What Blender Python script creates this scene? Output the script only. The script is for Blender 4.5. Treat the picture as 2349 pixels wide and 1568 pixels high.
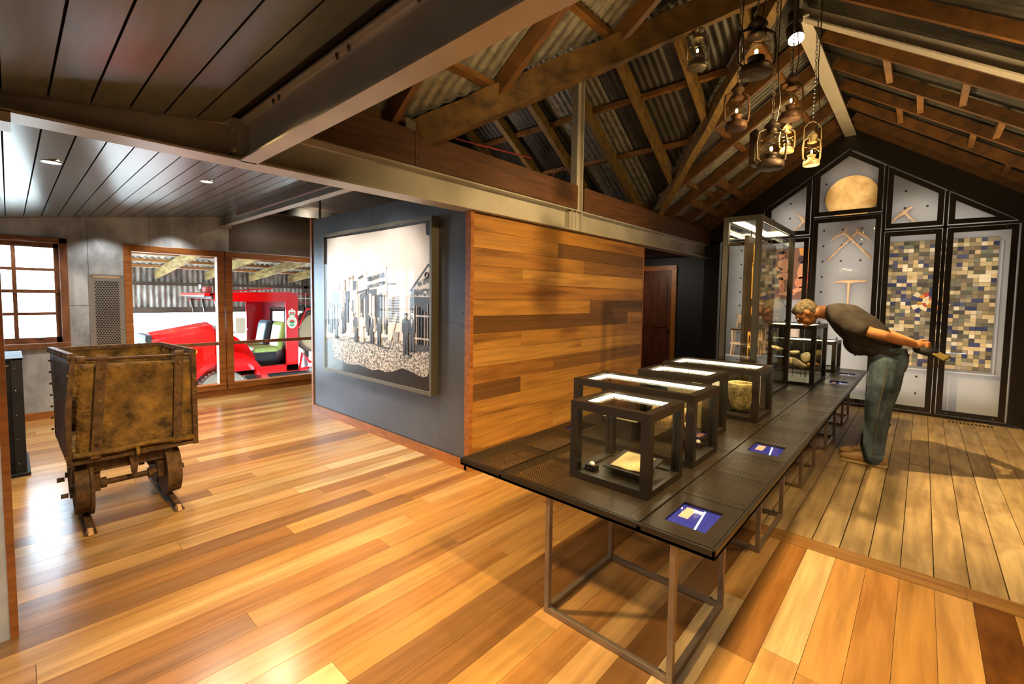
import bpy, bmesh, math, random
from mathutils import Vector, Matrix
random.seed(7)
SC = bpy.context.scene
COL = SC.collection
for o in list(bpy.data.objects): bpy.data.objects.remove(o)

# ---------------------------------------------------------------- camera
def setup_camera():
    yaw, pit, rol = .7343, .0581, .0137
    cy, sy, cp, sp, cr, sr = math.cos(yaw), math.sin(yaw), math.cos(pit), math.sin(pit), math.cos(rol), math.sin(rol)
    f = Vector((-sy*cp, cy*cp, -sp)); r = Vector((cy, sy, 0)); u = r.cross(f)
    r2 = cr*r + sr*u; u2 = -sr*r + cr*u
    cam = bpy.data.cameras.new('camera'); o = bpy.data.objects.new('camera', cam); COL.objects.link(o)
    o.matrix_world = Matrix(((r2.x, u2.x, -f.x, 0), (r2.y, u2.y, -f.y, 0), (r2.z, u2.z, -f.z, 1.5), (0, 0, 0, 1)))
    cam.sensor_width = 36; cam.lens = 1041.96/2349*36; cam.shift_y = -41.56/2349
    cam.clip_start = .02; cam.clip_end = 200
    SC.camera = o
setup_camera()

# ---------------------------------------------------------------- world, lights, exposure
SC.view_settings.view_transform = 'Standard'; SC.view_settings.look = 'None'
SC.view_settings.gamma = 1; SC.view_settings.use_curve_mapping = False
SC.view_settings.exposure = 1.35
w = bpy.data.worlds.new('daylight'); SC.world = w; w.use_nodes = True
bg = w.node_tree.nodes['Background']; bg.inputs[0].default_value = (.66, .83, 1, 1); bg.inputs[1].default_value = 9

def light(kind, loc, power, color, target=None, **k):
    d = bpy.data.lights.new(kind.lower()+'_light', kind); d.energy = power; d.color = color
    o = bpy.data.objects.new(kind.lower()+'_light', d); COL.objects.link(o); o.location = loc
    if target is not None:
        o.rotation_euler = (Vector(target)-Vector(loc)).to_track_quat('-Z', 'Y').to_euler()
    for a, b in k.items(): setattr(d, a, b)
    return o
def portal(loc, target, sx, sy):
    o = light('AREA', loc, 0, (1, 1, 1), target, shape='RECTANGLE', size=sx, size_y=sy); o.data.cycles.is_portal = True
WARM = (1, .68, .29); MID = (1, .88, .72); COOL = (.78, .88, 1)
def spot(loc, tgt, p, c=WARM, a=70, b=.6, r=.05): light('SPOT', loc, p, c, tgt, spot_size=math.radians(a), spot_blend=b, shadow_soft_size=r)
# daylight through the two window groups
portal((-7.72, -.05, 1.48), (0, -.05, 1.48), 1.0, 1.2)
portal((-7.72, 2.3, 1.1), (0, 2.3, 1.1), 2.6, 1.9)
# first casts the man's shadow; the other hall spots are added, without fixtures
spot((-1.5, 4.2, 3.35), (.05, 5.75, .1), 420, a=70, r=.03)
spot((.35, 3.4, 2.95), (-2.85, 4.3, 1.1), 150, a=75)
spot((.35, 2.0, 2.95), (-2.85, 3.2, .5), 130, a=75)
spot((-.2, 2.6, 3.2), (.2, 2.6, 0), 120, a=95, b=.9, r=.08)
spot((-.3, 3.2, 3.3), (-1.2, 2.4, .6), 110, a=70)
spot((-.88, 5.0, 3.6), (-1.3, 5.6, .6), 70, a=70)
spot((-.88, 7.0, 3.7), (.2, 6.6, 0), 35, a=100)
spot((-.4, 1.4, 2.9), (-.9, 1.2, 0), 110, a=110, b=.9)
# added mid-air spots without fixtures, brightening the timber roof from below
spot((-.7, 4.4, 2.5), (-2.0, 4.6, 4.0), 34, a=150, b=1, r=.15)
spot((-.5, 6.3, 2.4), (-1.0, 6.3, 4.0), 30, a=150, b=1, r=.15)
spot((.2, 4.0, 2.2), (.4, 4.6, 4.0), 44, a=150, b=1, r=.15)
spot((.3, 6.4, 2.0), (.2, 6.4, 4.0), 34, a=150, b=1, r=.15)
spot((.55, 3.6, 2.75), (-.5, 4.3, 0), 60, a=90, b=.9, r=.1)  # added fill, aimed down at the floor right of the table
spot((-1.4, 1.9, 2.6), (-2.2, 2.2, 4.0), 22, a=150, b=1, r=.15)
spot((-4.6, 4.1, 2.85), (-3.2, 5.4, 3.6), 14, (1, .75, .6), a=150, b=1, r=.15)
# list: first two are the ceiling down lights, the rest added without fixtures
for q, p in (((-4.2, .21, 2.29), 22), ((-4.67, 1.19, 2.44), 55), ((-3.4, -.9, 2.12), 14), ((-1.6, -.5, 2.2), 40), ((-.2, -.4, 2.2), 50), ((-5.9, -.8, 2.15), 22), ((-6.4, 1.0, 2.38), 60), ((-6.7, 3.4, 2.6), 25)):
    spot(q, (q[0], q[1], 0), p, MID, 140, .9, .06)
spot((-1.9, .72, 2.3), (-3.95, .6, .75), 90, WARM, 42, .7, .04)
spot((-2.6, .6, 2.15), (-1.2, 2.0, 0), 115, WARM, 120, .9, .06)  # added fill for the floor under the table
spot((-4.6, 1.7, 2.42), (-4.4, 1.4, 0), 55, (1, .8, .5), 120, .9, .06)
spot((-5.0, 1.5, 2.4), (-4.75, 2.62, 1.4), 32, (1, .9, .8), 80, .8, .03)
spot((-3.8, 1.5, 2.4), (-3.95, 2.62, 1.4), 32, (1, .9, .8), 80, .8, .03)
spot((-3.9, 7.2, 2.25), (-3.7, 8.6, 1.0), 14, MID, 120, .9, .06)  # added lamp, brightens the corridor door
spot((-6.4, 2.9, 2.65), (-7.6, 3.6, 2.2), 12, MID, 150, 1, .1)  # added fill for the brown wall beyond the second beam
for yy in (.1, .78, 1.5): spot((-7.35, yy, 2.2+.1455*yy), (-7.45, yy, 0), 7, (1, .95, .88), 110, .6, .03)
# lit show case: strips behind the frame facing the back panel
for xx, zz, h in ((-2.25, 1.4, 2.2), (-1.62, 1.4, 2.2), (-.88, 1.3, 2.3), (-.15, 1.3, 2.2), (.5, 1.3, 2.2), (-.88, 3.1, .7), (-.15, 2.75, .4), (.35, 2.65, .25), (-1.6, 2.8, .4)):
    light('AREA', (xx, 8.2, zz), 1.15*h, (1, .9, .82), (xx, 9, zz), shape='RECTANGLE', size=.5, size_y=h)

# ---------------------------------------------------------------- geometry helper
class G:
    def __init__(s): s.v = []; s.f = []
    def add(s, v, f):
        n = len(s.v); s.v += [tuple(p) for p in v]; s.f += [tuple(i+n for i in q) for q in f]; return s
    def box(s, a, b):
        x0, y0, z0 = a; x1, y1, z1 = b
        if x0 > x1: x0, x1 = x1, x0
        if y0 > y1: y0, y1 = y1, y0
        if z0 > z1: z0, z1 = z1, z0
        return s.add([(x0,y0,z0),(x1,y0,z0),(x1,y1,z0),(x0,y1,z0),(x0,y0,z1),(x1,y0,z1),(x1,y1,z1),(x0,y1,z1)],
                     [(3,2,1,0),(4,5,6,7),(0,1,5,4),(1,2,6,5),(2,3,7,6),(3,0,4,7)])
    def beam(s, p, q, w, h, up=(0,0,1)):
        """bar from p to q, p-q being the middle of its lower face"""
        p = Vector(p); q = Vector(q); d = (q-p).normalized(); sd = d.cross(Vector(up)).normalized(); u = sd.cross(d).normalized()
        v = []
        for c in (p, q):
            v += [c-sd*w/2, c+sd*w/2, c+sd*w/2+u*h, c-sd*w/2+u*h]
        return s.add(v, [(0,1,2,3),(7,6,5,4),(0,4,5,1),(1,5,6,2),(2,6,7,3),(3,7,4,0)])
    def cyl(s, p, q, r, r2=None, n=12, cap=True):
        r2 = r if r2 is None else r2
        p = Vector(p); q = Vector(q); d = (q-p).normalized()
        a = d.orthogonal().normalized(); b = d.cross(a)
        v = []; f = []
        for k in range(n):
            t = 2*math.pi*k/n; e = a*math.cos(t)+b*math.sin(t)
            v += [p+e*r, q+e*r2]
        for k in range(n):
            m = (k+1) % n; f.append((2*k, 2*m, 2*m+1, 2*k+1))
        if cap: f += [tuple(2*k for k in range(n))[::-1], tuple(2*k+1 for k in range(n))]
        return s.add(v, f)
    def tube(s, pts, r, n=8, closed=False, rs=None):
        P = [Vector(p) for p in pts]; L = len(P); v = []; f = []; a = None
        for i in range(L):
            d = (P[(i+1) % L]-P[i-1]) if closed else (P[min(i+1, L-1)]-P[max(i-1, 0)])
            d.normalize()
            a = d.orthogonal().normalized() if a is None else (a-d*a.dot(d)).normalized()
            b = d.cross(a); rr = rs[i] if rs else r
            for k in range(n):
                t = 2*math.pi*k/n; v.append(P[i]+(a*math.cos(t)+b*math.sin(t))*rr)
        for i in range(L if closed else L-1):
            j = (i+1) % L
            for k in range(n):
                m = (k+1) % n; f.append((i*n+k, i*n+m, j*n+m, j*n+k))
        if not closed: f += [tuple(range(n))[::-1], tuple((L-1)*n+k for k in range(n))]
        return s.add(v, f)
    def lathe(s, prof, c=(0,0,0), n=24, axis='z', cap=True):
        v = []; f = []
        for r, h in prof:
            for k in range(n):
                t = 2*math.pi*k/n; a, b = r*math.cos(t), r*math.sin(t)
                p = (a, b, h) if axis == 'z' else (h, a, b) if axis == 'x' else (b, h, a)
                v.append((c[0]+p[0], c[1]+p[1], c[2]+p[2]))
        L = len(prof)
        for i in range(L-1):
            for k in range(n):
                m = (k+1) % n; f.append((i*n+k, i*n+m, (i+1)*n+m, (i+1)*n+k))
        if cap: f += [tuple(range(n))[::-1], tuple((L-1)*n+k for k in range(n))]
        return s.add(v, f)
    def prism(s, pts, axis, a, b):
        """polygon in the two other axes, extruded along axis from a to b"""
        m = {'x': lambda p, t: (t, p[0], p[1]), 'y': lambda p, t: (p[0], t, p[1]), 'z': lambda p, t: (p[0], p[1], t)}[axis]
        n = len(pts); v = [m(p, a) for p in pts]+[m(p, b) for p in pts]
        f = [tuple(range(n)), tuple(range(n, 2*n))[::-1]]+[(i, i+n, (i+1) % n+n, (i+1) % n) for i in range(n)]
        return s.add(v, f)
    def ell(s, c, r, n=12, m=8, R=None):
        v = []; f = []; c = Vector(c)
        for i in range(m+1):
            ph = math.pi*i/m
            for k in range(n):
                t = 2*math.pi*k/n
                p = Vector((r[0]*math.sin(ph)*math.cos(t), r[1]*math.sin(ph)*math.sin(t), r[2]*math.cos(ph)))
                v.append(c+(R @ p if R else p))
        for i in range(m):
            for k in range(n):
                j = (k+1) % n; f.append((i*n+k, (i+1)*n+k, (i+1)*n+j, i*n+j))
        return s.add(v, f)
    def torus(s, c, R, r, axis='z', n=24, m=8):
        pts = []
        for k in range(n):
            t = 2*math.pi*k/n; a, b = R*math.cos(t), R*math.sin(t)
            p = (a, b, 0) if axis == 'z' else (0, a, b) if axis == 'x' else (a, 0, b)
            pts.append((c[0]+p[0], c[1]+p[1], c[2]+p[2]))
        return s.tube(pts, r, m, True)
    def mesh(s, name):
        me = bpy.data.meshes.new(name); me.from_pydata(s.v, [], s.f); me.update()
        bm = bmesh.new(); bm.from_mesh(me)
        bmesh.ops.recalc_face_normals(bm, faces=bm.faces); bm.to_mesh(me); bm.free()
        return me

def tag(o, label=None, cat=None, group=None, kind=None):
    for k, v in (('label', label), ('category', cat), ('group', group), ('kind', kind)):
        if v: o[k] = v
    return o
def obm(name, me, mat, parent=None, smooth=False, bevel=0, **k):
    o = bpy.data.objects.new(name, me); COL.objects.link(o)
    if not me.materials: me.materials.append(mat)
    if parent is not None:
        o.parent = parent; p = parent; off = Vector((0, 0, 0))
        while p is not None: off += p.location; p = p.parent
        o.location = -off
    if smooth:
        for q in me.polygons: q.use_smooth = True
    if bevel:
        b = o.modifiers.new('edge', 'BEVEL'); b.width = bevel; b.segments = 2; b.limit_method = 'ANGLE'
    return tag(o, **k)
def ob(name, g, mat, parent=None, smooth=False, bevel=0, **k):
    return obm(name, g.mesh(name), mat, parent, smooth, bevel, **k)
def thing(name, label, cat, loc=(0,0,0), group=None, kind=None):
    o = bpy.data.objects.new(name, None); COL.objects.link(o); o.location = loc; o.empty_display_size = .1
    return tag(o, label, cat, group, kind)
def auto_smooth(o, ang=40):
    me = o.data
    for p in me.polygons: p.use_smooth = True
    try: me.set_sharp_from_angle(angle=math.radians(ang))
    except Exception: pass
    return o
def remesh(g, voxel, name, it=3):
    o = bpy.data.objects.new('tmp', g.mesh('tmp')); COL.objects.link(o)
    m = o.modifiers.new('r', 'REMESH'); m.mode = 'VOXEL'; m.voxel_size = voxel; m.use_smooth_shade = True
    k = o.modifiers.new('s', 'SMOOTH'); k.iterations = it; k.factor = .5
    dg = bpy.context.evaluated_depsgraph_get(); dg.update()
    me = bpy.data.meshes.new_from_object(o.evaluated_get(dg)); me.name = name
    bpy.data.objects.remove(o)
    return me

# ---------------------------------------------------------------- materials
def srgb(h):
    h = h.lstrip('#'); c = [int(h[i:i+2], 16)/255 for i in (0, 2, 4)]
    return tuple(((x+.055)/1.055)**2.4 if x > .04045 else x/12.92 for x in c)
class N:
    def __init__(s, name):
        s.m = bpy.data.materials.new(name); s.m.use_nodes = True; s.t = s.m.node_tree; s.n = s.t.nodes
        s.b = s.n['Principled BSDF']
    def new(s, t, **k):
        x = s.n.new(t)
        for a, b in k.items(): setattr(x, a, b)
        return x
    def link(s, a, b): s.t.links.new(a, b)
def mat(name, c1, c2=None, sc=(4,4,4), rough=.5, metal=0, bump=0, bsc=None, bdist=.004, rnd=None, ramp=(.35,.65), detail=5, grain=.35, coat=0, rvar=0, local=False, spec=.5, dist=0, streak=None):
    x = N(name); b = x.b
    c1 = srgb(c1) if isinstance(c1, str) else c1
    b.inputs['Roughness'].default_value = rough; b.inputs['Metallic'].default_value = metal
    b.inputs['Coat Weight'].default_value = coat; b.inputs['Coat Roughness'].default_value = .12
    b.inputs['Specular IOR Level'].default_value = spec
    b.inputs['Base Color'].default_value = (*c1, 1)
    if c2 is None and not bump and not rnd: return x.m
    if local: src = x.new('ShaderNodeTexCoord').outputs['Object']
    else: src = x.new('ShaderNodeNewGeometry').outputs['Position']
    oi = x.new('ShaderNodeObjectInfo')
    mul = x.new('ShaderNodeVectorMath', operation='SCALE'); mul.inputs[0].default_value = (37, 53, 71)
    x.link(oi.outputs['Random'], mul.inputs['Scale'])
    mp = x.new('ShaderNodeVectorMath', operation='MULTIPLY_ADD'); mp.inputs[1].default_value = sc
    x.link(src, mp.inputs[0])
    if rnd: x.link(mul.outputs[0], mp.inputs[2])
    nz = x.new('ShaderNodeTexNoise'); nz.inputs['Scale'].default_value = 1; nz.inputs['Detail'].default_value = detail; nz.inputs['Roughness'].default_value = .6
    nz.inputs['Distortion'].default_value = dist
    x.link(mp.outputs[0], nz.inputs['Vector'])
    rp = x.new('ShaderNodeValToRGB'); rp.color_ramp.elements[0].position = ramp[0]; rp.color_ramp.elements[1].position = ramp[1]
    x.link(nz.outputs[0], rp.inputs[0])
    if rnd:
        cr = x.new('ShaderNodeValToRGB'); cr.color_ramp.interpolation = 'CONSTANT'
        e = cr.color_ramp.elements
        while len(e) < len(rnd): e.new(.5)
        for i, c in enumerate(rnd): e[i].position = i/len(rnd); e[i].color = (*(srgb(c) if isinstance(c, str) else c), 1)
        x.link(oi.outputs['Random'], cr.inputs[0])
        rp.color_ramp.elements[0].color = (1-grain, 1-grain, 1-grain, 1); rp.color_ramp.elements[1].color = (1, 1, 1, 1)
        mx = x.new('ShaderNodeMixRGB', blend_type='MULTIPLY'); mx.inputs[0].default_value = 1
        x.link(cr.outputs[0], mx.inputs[1]); x.link(rp.outputs[0], mx.inputs[2]); x.link(mx.outputs[0], b.inputs['Base Color'])
    elif c2 is not None:
        c2 = srgb(c2) if isinstance(c2, str) else c2
        rp.color_ramp.elements[0].color = (*c1, 1); rp.color_ramp.elements[1].color = (*c2, 1)
        x.link(rp.outputs[0], b.inputs['Base Color'])
    if streak and b.inputs['Base Color'].links:
        ssc, sr, sd = streak
        m3 = x.new('ShaderNodeVectorMath', operation='MULTIPLY_ADD'); m3.inputs[1].default_value = ssc; x.link(src, m3.inputs[0])
        if rnd: x.link(mul.outputs[0], m3.inputs[2])
        n3 = x.new('ShaderNodeTexNoise'); n3.inputs['Scale'].default_value = 1; n3.inputs['Detail'].default_value = 3; n3.inputs['Distortion'].default_value = .6; x.link(m3.outputs[0], n3.inputs['Vector'])
        r3 = x.new('ShaderNodeValToRGB'); r3.color_ramp.elements[0].position = sr[0]; r3.color_ramp.elements[1].position = sr[1]
        r3.color_ramp.elements[0].color = (sd[0], sd[1], sd[2], 1); r3.color_ramp.elements[1].color = (1, 1, 1, 1); x.link(n3.outputs[0], r3.inputs[0])
        m4 = x.new('ShaderNodeMixRGB', blend_type='MULTIPLY'); m4.inputs[0].default_value = 1
        o_ = b.inputs['Base Color'].links[0].from_socket; x.link(o_, m4.inputs[1]); x.link(r3.outputs[0], m4.inputs[2]); x.link(m4.outputs[0], b.inputs['Base Color'])
    if rvar:
        mr = x.new('ShaderNodeMapRange'); mr.inputs['To Min'].default_value = rough-rvar; mr.inputs['To Max'].default_value = rough+rvar
        x.link(nz.outputs[0], mr.inputs[0]); x.link(mr.outputs[0], b.inputs['Roughness'])
    if bump:
        bp = x.new('ShaderNodeBump'); bp.inputs['Strength'].default_value = bump; bp.inputs['Distance'].default_value = bdist
        if bsc:
            m2 = x.new('ShaderNodeVectorMath', operation='MULTIPLY'); m2.inputs[1].default_value = bsc; x.link(src, m2.inputs[0])
            n2 = x.new('ShaderNodeTexNoise'); n2.inputs['Scale'].default_value = 1; n2.inputs['Detail'].default_value = 6; x.link(m2.outputs[0], n2.inputs['Vector'])
            x.link(n2.outputs[0], bp.inputs['Height'])
        else: x.link(nz.outputs[0], bp.inputs['Height'])
        x.link(bp.outputs[0], b.inputs['Normal'])
    return x.m
def emit(name, c, s):
    x = N(name); x.b.inputs['Base Color'].default_value = (*c, 1); x.b.inputs['Emission Color'].default_value = (*c, 1); x.b.inputs['Emission Strength'].default_value = s
    return x.m
def glass(name, tint=(1,1,1), rough=0, refl=1.0):
    x = N(name); x.n.remove(x.b)
    tr = x.new('ShaderNodeBsdfTransparent'); tr.inputs[0].default_value = (*tint, 1)
    gl = x.new('ShaderNodeBsdfGlossy'); gl.inputs['Roughness'].default_value = rough
    fr = x.new('ShaderNodeLayerWeight'); fr.inputs[0].default_value = .5
    pw = x.new('ShaderNodeMath', operation='POWER'); pw.inputs[1].default_value = 5
    ml = x.new('ShaderNodeMath', operation='MULTIPLY_ADD'); ml.inputs[1].default_value = .85*refl; ml.inputs[2].default_value = .03*refl; ml.use_clamp = True
    mx = x.new('ShaderNodeMixShader'); out = x.n['Material Output']
    x.link(fr.outputs['Facing'], pw.inputs[0]); x.link(pw.outputs[0], ml.inputs[0]); x.link(ml.outputs[0], mx.inputs[0]); x.link(tr.outputs[0], mx.inputs[1]); x.link(gl.outputs[0], mx.inputs[2]); x.link(mx.outputs[0], out.inputs[0])
    return x.m
def perforated(name, col, pitch, rad, rough=.35, metal=.6, axes=(0, 1), stagger=False):
    """sheet metal with see-through round holes on a grid in object space"""
    x = N(name); b = x.b; b.inputs['Base Color'].default_value = (*srgb(col), 1); b.inputs['Roughness'].default_value = rough; b.inputs['Metallic'].default_value = metal
    tc = x.new('ShaderNodeTexCoord'); sp = x.new('ShaderNodeSeparateXYZ'); x.link(tc.outputs['Object'], sp.inputs[0])
    def m(op, a, v=None, c=None):
        q = x.new('ShaderNodeMath', operation=op); x.link(a, q.inputs[0])
        if v is not None:
            if isinstance(v, (int, float)): q.inputs[1].default_value = v
            else: x.link(v, q.inputs[1])
        return q.outputs[0]
    U = m('DIVIDE', sp.outputs[axes[0]], pitch); V = m('DIVIDE', sp.outputs[axes[1]], pitch*(.866 if stagger else 1))
    if stagger:
        row = m('FLOOR', V); odd = m('MODULO', m('ADD', row, 1000), 2); U = m('ADD', U, m('MULTIPLY', odd, .5))
    fu = m('SUBTRACT', m('FRACT', m('ADD', U, 1000)), .5); fv = m('SUBTRACT', m('FRACT', m('ADD', V, 1000)), .5)
    d = m('SQRT', m('ADD', m('MULTIPLY', fu, fu), m('MULTIPLY', fv, fv)))
    hole = m('LESS_THAN', d, rad/pitch)
    tr = x.new('ShaderNodeBsdfTransparent'); mx = x.new('ShaderNodeMixShader'); out = x.n['Material Output']
    x.link(hole, mx.inputs[0]); x.link(b.outputs[0], mx.inputs[1]); x.link(tr.outputs[0], mx.inputs[2]); x.link(mx.outputs[0], out.inputs[0])
    return x.m

M = {}
M['floor'] = mat('polished_boards', '#a86a30', rnd=['#b88a4c','#c89c60','#ae7c42','#c29254','#b8864a','#d8ba86','#a0703a','#b88c54','#c69a60','#ae8048','#8a6238','#cca46a'], c2=(1,1,1), sc=(22, 1.2, 22), grain=.32, rough=.24, bump=.05, bdist=.002, spec=.55, rvar=.06, streak=((7, 1.1, 7), (.25, .5), (.72, .64, .56)))
M['floor_dark'] = mat('dark_stained_board', '#4a2a0e', '#7a4c1c', sc=(9, 3, 9), rough=.3, ramp=(.3,.7))
M['floor_old'] = mat('worn_grey_boards', '#9a7a50', rnd=['#b89e76','#a89068','#c0a880','#b29870','#ad946e','#baa074'], c2=(1,1,1), sc=(26, 2.0, 26), grain=.35, rough=.5, bump=.35, bdist=.004, streak=((5, 2.2, 5), (.3, .55), (.6, .56, .5)))
M['sub'] = mat('dark_gap', '#150c06', rough=.9)
M['thresh'] = mat('threshold_timber', '#7a5630', '#96703e', sc=(2, 30, 20), rough=.28)
M['trim'] = mat('honey_trim', '#8f5522', '#b06c2e', sc=(6, 6, 30), rough=.4)
M['trim_y'] = mat('honey_trim_long', '#7d4a20', '#a5652c', sc=(30, 3, 30), rough=.4)
M['trim_d'] = mat('brown_trim', '#6a4228', '#8a5a3a', sc=(10, 10, 4), rough=.45)
M['clad'] = mat('cedar_light', '#b5722a', rnd=['#b07c36','#ba863e','#a87430','#bc8a44','#b27e38','#a57030'], c2=(1,1,1), sc=(20, 1.4, 30), grain=.36, rough=.42, streak=((3, .9, 9), (.28, .5), (.5, .42, .34)))
M['clad_d'] = mat('cedar_dark', '#7a4a1e', rnd=['#785024','#845a2a','#6c4820'], c2=(1,1,1), sc=(20, 1.2, 34), grain=.4, rough=.45)
M['beamwood'] = mat('plate_timber', '#3e2410', '#5c381a', sc=(40, 3, 40), rough=.55, bump=.2)
M['rough'] = mat('rough_sawn_log', '#3a2810', '#6a4e22', sc=(6, 6, 9), rough=.75, bump=.6, bdist=.01)
M['rafter'] = mat('rafter_timber', '#402810', '#66421a', sc=(8, 40, 8), rough=.6)
M['rafter2'] = mat('old_rafter', '#4a3412', '#745a24', sc=(40, 8, 8), rough=.7)
M['batten'] = mat('batten_timber', '#563814', '#7a5224', sc=(30, 6, 30), rough=.6)
M['iron'] = mat('old_corrugated_iron', '#1e1c18', '#4a463e', sc=(3, 3, 3), rough=.5, metal=.3, ramp=(.35,.75), bump=.15)
M['iron2'] = mat('galvanised_corrugated', '#5d594f', '#8a857a', sc=(14, 14, 14), rough=.42, metal=.3)
M['steel'] = mat('satin_steel', '#aaa498', '#bcb6aa', sc=(3, 3, 3), rough=.40, metal=.3)
M['steel_d'] = mat('dark_steel_sheet', '#50545c', '#5c6068', sc=(1.2, 1, 1.2), rough=.38, metal=.25)
M['galv'] = mat('galvanised_wall', '#8a9096', '#d0d6da', sc=(2.6, 2.6, 1.6), rough=.33, metal=.2, ramp=(.36,.62), rvar=.12, detail=9)
M['ceil'] = mat('satin_ceiling_plank', '#565b58', '#626662', sc=(1, 9, 1), rough=.26, metal=.2)
M['black'] = mat('black_powder_coat', '#1b1612', rough=.36)
M['blackwall'] = mat('black_wall', '#0f0c0a', rough=.6)
M['brownwall'] = mat('dark_brown_wall', '#5d5046', '#6a5c50', sc=(1,1,1), rough=.4, metal=.2)
M['tabletop'] = mat('black_steel_plate', '#2a241c', '#332b22', sc=(3,3,3), rough=.3, metal=.4)
M['perf'] = perforated('perforated_steel', '#2e271e', .0150, .0031, metal=.4)
M['legsteel'] = mat('raw_steel_leg', '#80705e', '#94826e', sc=(4,4,4), rough=.38, metal=.5)
M['glass'] = glass('clear_glass', (.97,.98,.97), refl=.9)
M['glass2'] = glass('window_glass', (.95,.97,.97), refl=.8)
M['led'] = emit('led_strip', (1, .84, .55), 7)
M['screen'] = emit('blue_screen', srgb('#141c78'), .38)
M['screen_w'] = emit('screen_light_bar', (.4,.75,1), .5)
M['screen_p'] = emit('screen_picture', (.7,.36,.28), .16)
M['panel'] = mat('pale_metal_panel', '#9a9691', '#a5a19c', sc=(1.5,1,1.5), rough=.45, metal=.15)
M['hole'] = mat('peg_hole', '#1a1816', rough=.7)
M['chrome'] = mat('bright_bolt', '#b5b0a6', rough=.25, metal=.9)
M['rust'] = mat('rusted_iron', '#2c1c0c', '#a07a38', sc=(9,9,9), rough=.75, metal=.2, bump=1.0, bsc=(38,38,38), bdist=.02, ramp=(.3,.72), detail=9)
M['rust2'] = mat('rusted_iron_brown', '#3c2a1a', '#6e5030', sc=(20,20,20), rough=.75, metal=.25, bump=.5, bsc=(60,60,60))
M['rustside'] = mat('rusted_side_plate', '#453228', '#7a665a', sc=(30,8,8), rough=.55, metal=.35, bump=.4, bsc=(50,50,50))
M['pale'] = mat('pale_wood', '#c09468', '#d8b084', sc=(10,10,10), rough=.6)
M['white'] = mat('white_plastic', '#e8e4da', rough=.4)
M['paper'] = mat('old_paper', '#a8966c', '#b8a67e', sc=(14,14,14), rough=.8)
M['ink'] = mat('ink', '#3a2a1a', rough=.8)
M['stone'] = mat('pale_stone', '#b5a684', '#d6c9a6', sc=(20,20,20), rough=.7, bump=.4)
M['ochre'] = mat('ochre_stone', '#a8742c', '#c8963e', sc=(20,20,20), rough=.7, bump=.4)
M['pot'] = mat('speckled_clay_pot', '#5d5230', '#a08c58', sc=(40,40,40), rough=.75, bump=.7, bsc=(60,60,60), bdist=.006)
M['doorwood'] = mat('dark_panel_door', '#4a2410', '#6a361a', sc=(14,3,3), rough=.4)

# ================================================================= FLOOR
UNIT = G().box((-.5,-.5,-.5), (.5,.5,.5))
def unit_mesh(name, m):
    me = UNIT.mesh(name); me.materials.append(m); return me
def piece(name, me, a, b, parent):
    """shared unit box stretched between two corners"""
    o = bpy.data.objects.new(name, me); COL.objects.link(o); o.parent = parent
    p = parent; off = Vector((0,0,0))
    while p is not None: off += p.location; p = p.parent
    o.location = Vector([(a[i]+b[i])/2 for i in range(3)])-off
    o.scale = [abs(b[i]-a[i]) for i in range(3)]
    return o
floor = ob('floor', G().box((-7.75,-3,-.3), (1.1,8.9,-.02)), M['sub'], kind='structure')
fm = unit_mesh('floorboard', M['floor']); fd = unit_mesh('floorboard_dark', M['floor_dark']); fo = unit_mesh('floorboard_old', M['floor_old'])
W = .1418; x = 1.1
xs = []
k = 0
while True:
    x1 = .969-k*W; x0 = x1-W; k += 1
    if x0 < -7.7: break
    xs.append((max(x0, -7.7), x1))
for i, (x0, x1) in enumerate(xs):
    if x0 > -2.9: yend = 3.205
    elif x0 > -5.85: yend = 2.62
    else: yend = 6.0
    y = -1.6-random.random()*1.4 if x0 < -1.2 else -1.0-random.random()*.5
    first = True
    while y < yend:
        L = random.uniform(1.3, 3.0)
        if -.5 < x0: L = random.uniform(2.2, 3.6)
        y2 = min(y+L, yend)
        if yend-y2 < .35: y2 = yend
        m = fd if (.12 < x0 < .3 and y2 > 2) else fm
        piece('floorboard', m, (x0+.0008, y+.0008, -.022), (x1-.0008, y2-.0008, 0), floor)
        y = y2
tb = unit_mesh('threshold_board', M['thresh'])
piece('threshold_board', tb, (-2.84, 3.207, -.022), (-.9, 3.352, .001), floor); piece('threshold_board', tb, (-.899, 3.207, -.022), (.24, 3.352, .001), floor); piece('threshold_board', tb, (.241, 3.207, -.022), (1.05, 3.352, .001), floor)
for i, (x0, x1) in enumerate(xs):
    if x0 < -2.9: continue
    sp = 8.6 if i % 3 else random.choice([4.05, 4.9, 5.6])
    g = random.uniform(.0015, .0035)
    for a, b in ((3.355, min(sp, 8.6)), (sp, 8.6)):
        if b-a > .1: piece('floorboard', fo, (x0+g, a+.001, -.024), (x1-g, b-.001, random.uniform(-.003, .001)), floor)
# brass plugs and a knot
gfr = G()
for k in range(12): gfr.box((.31+k*.034, 7.90, 0), (.331+k*.034, 8.0, .006))
vr = ob('floor_register', G().box((.29, 7.87, -.001), (.75, 8.03, .004)), mat('register_tan', '#a58a5c', rough=.5), label='long slotted tan air register let into the floor before the quilt case', cat='floor vent')
ob('slats', gfr, M['hole'], vr)

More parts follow.
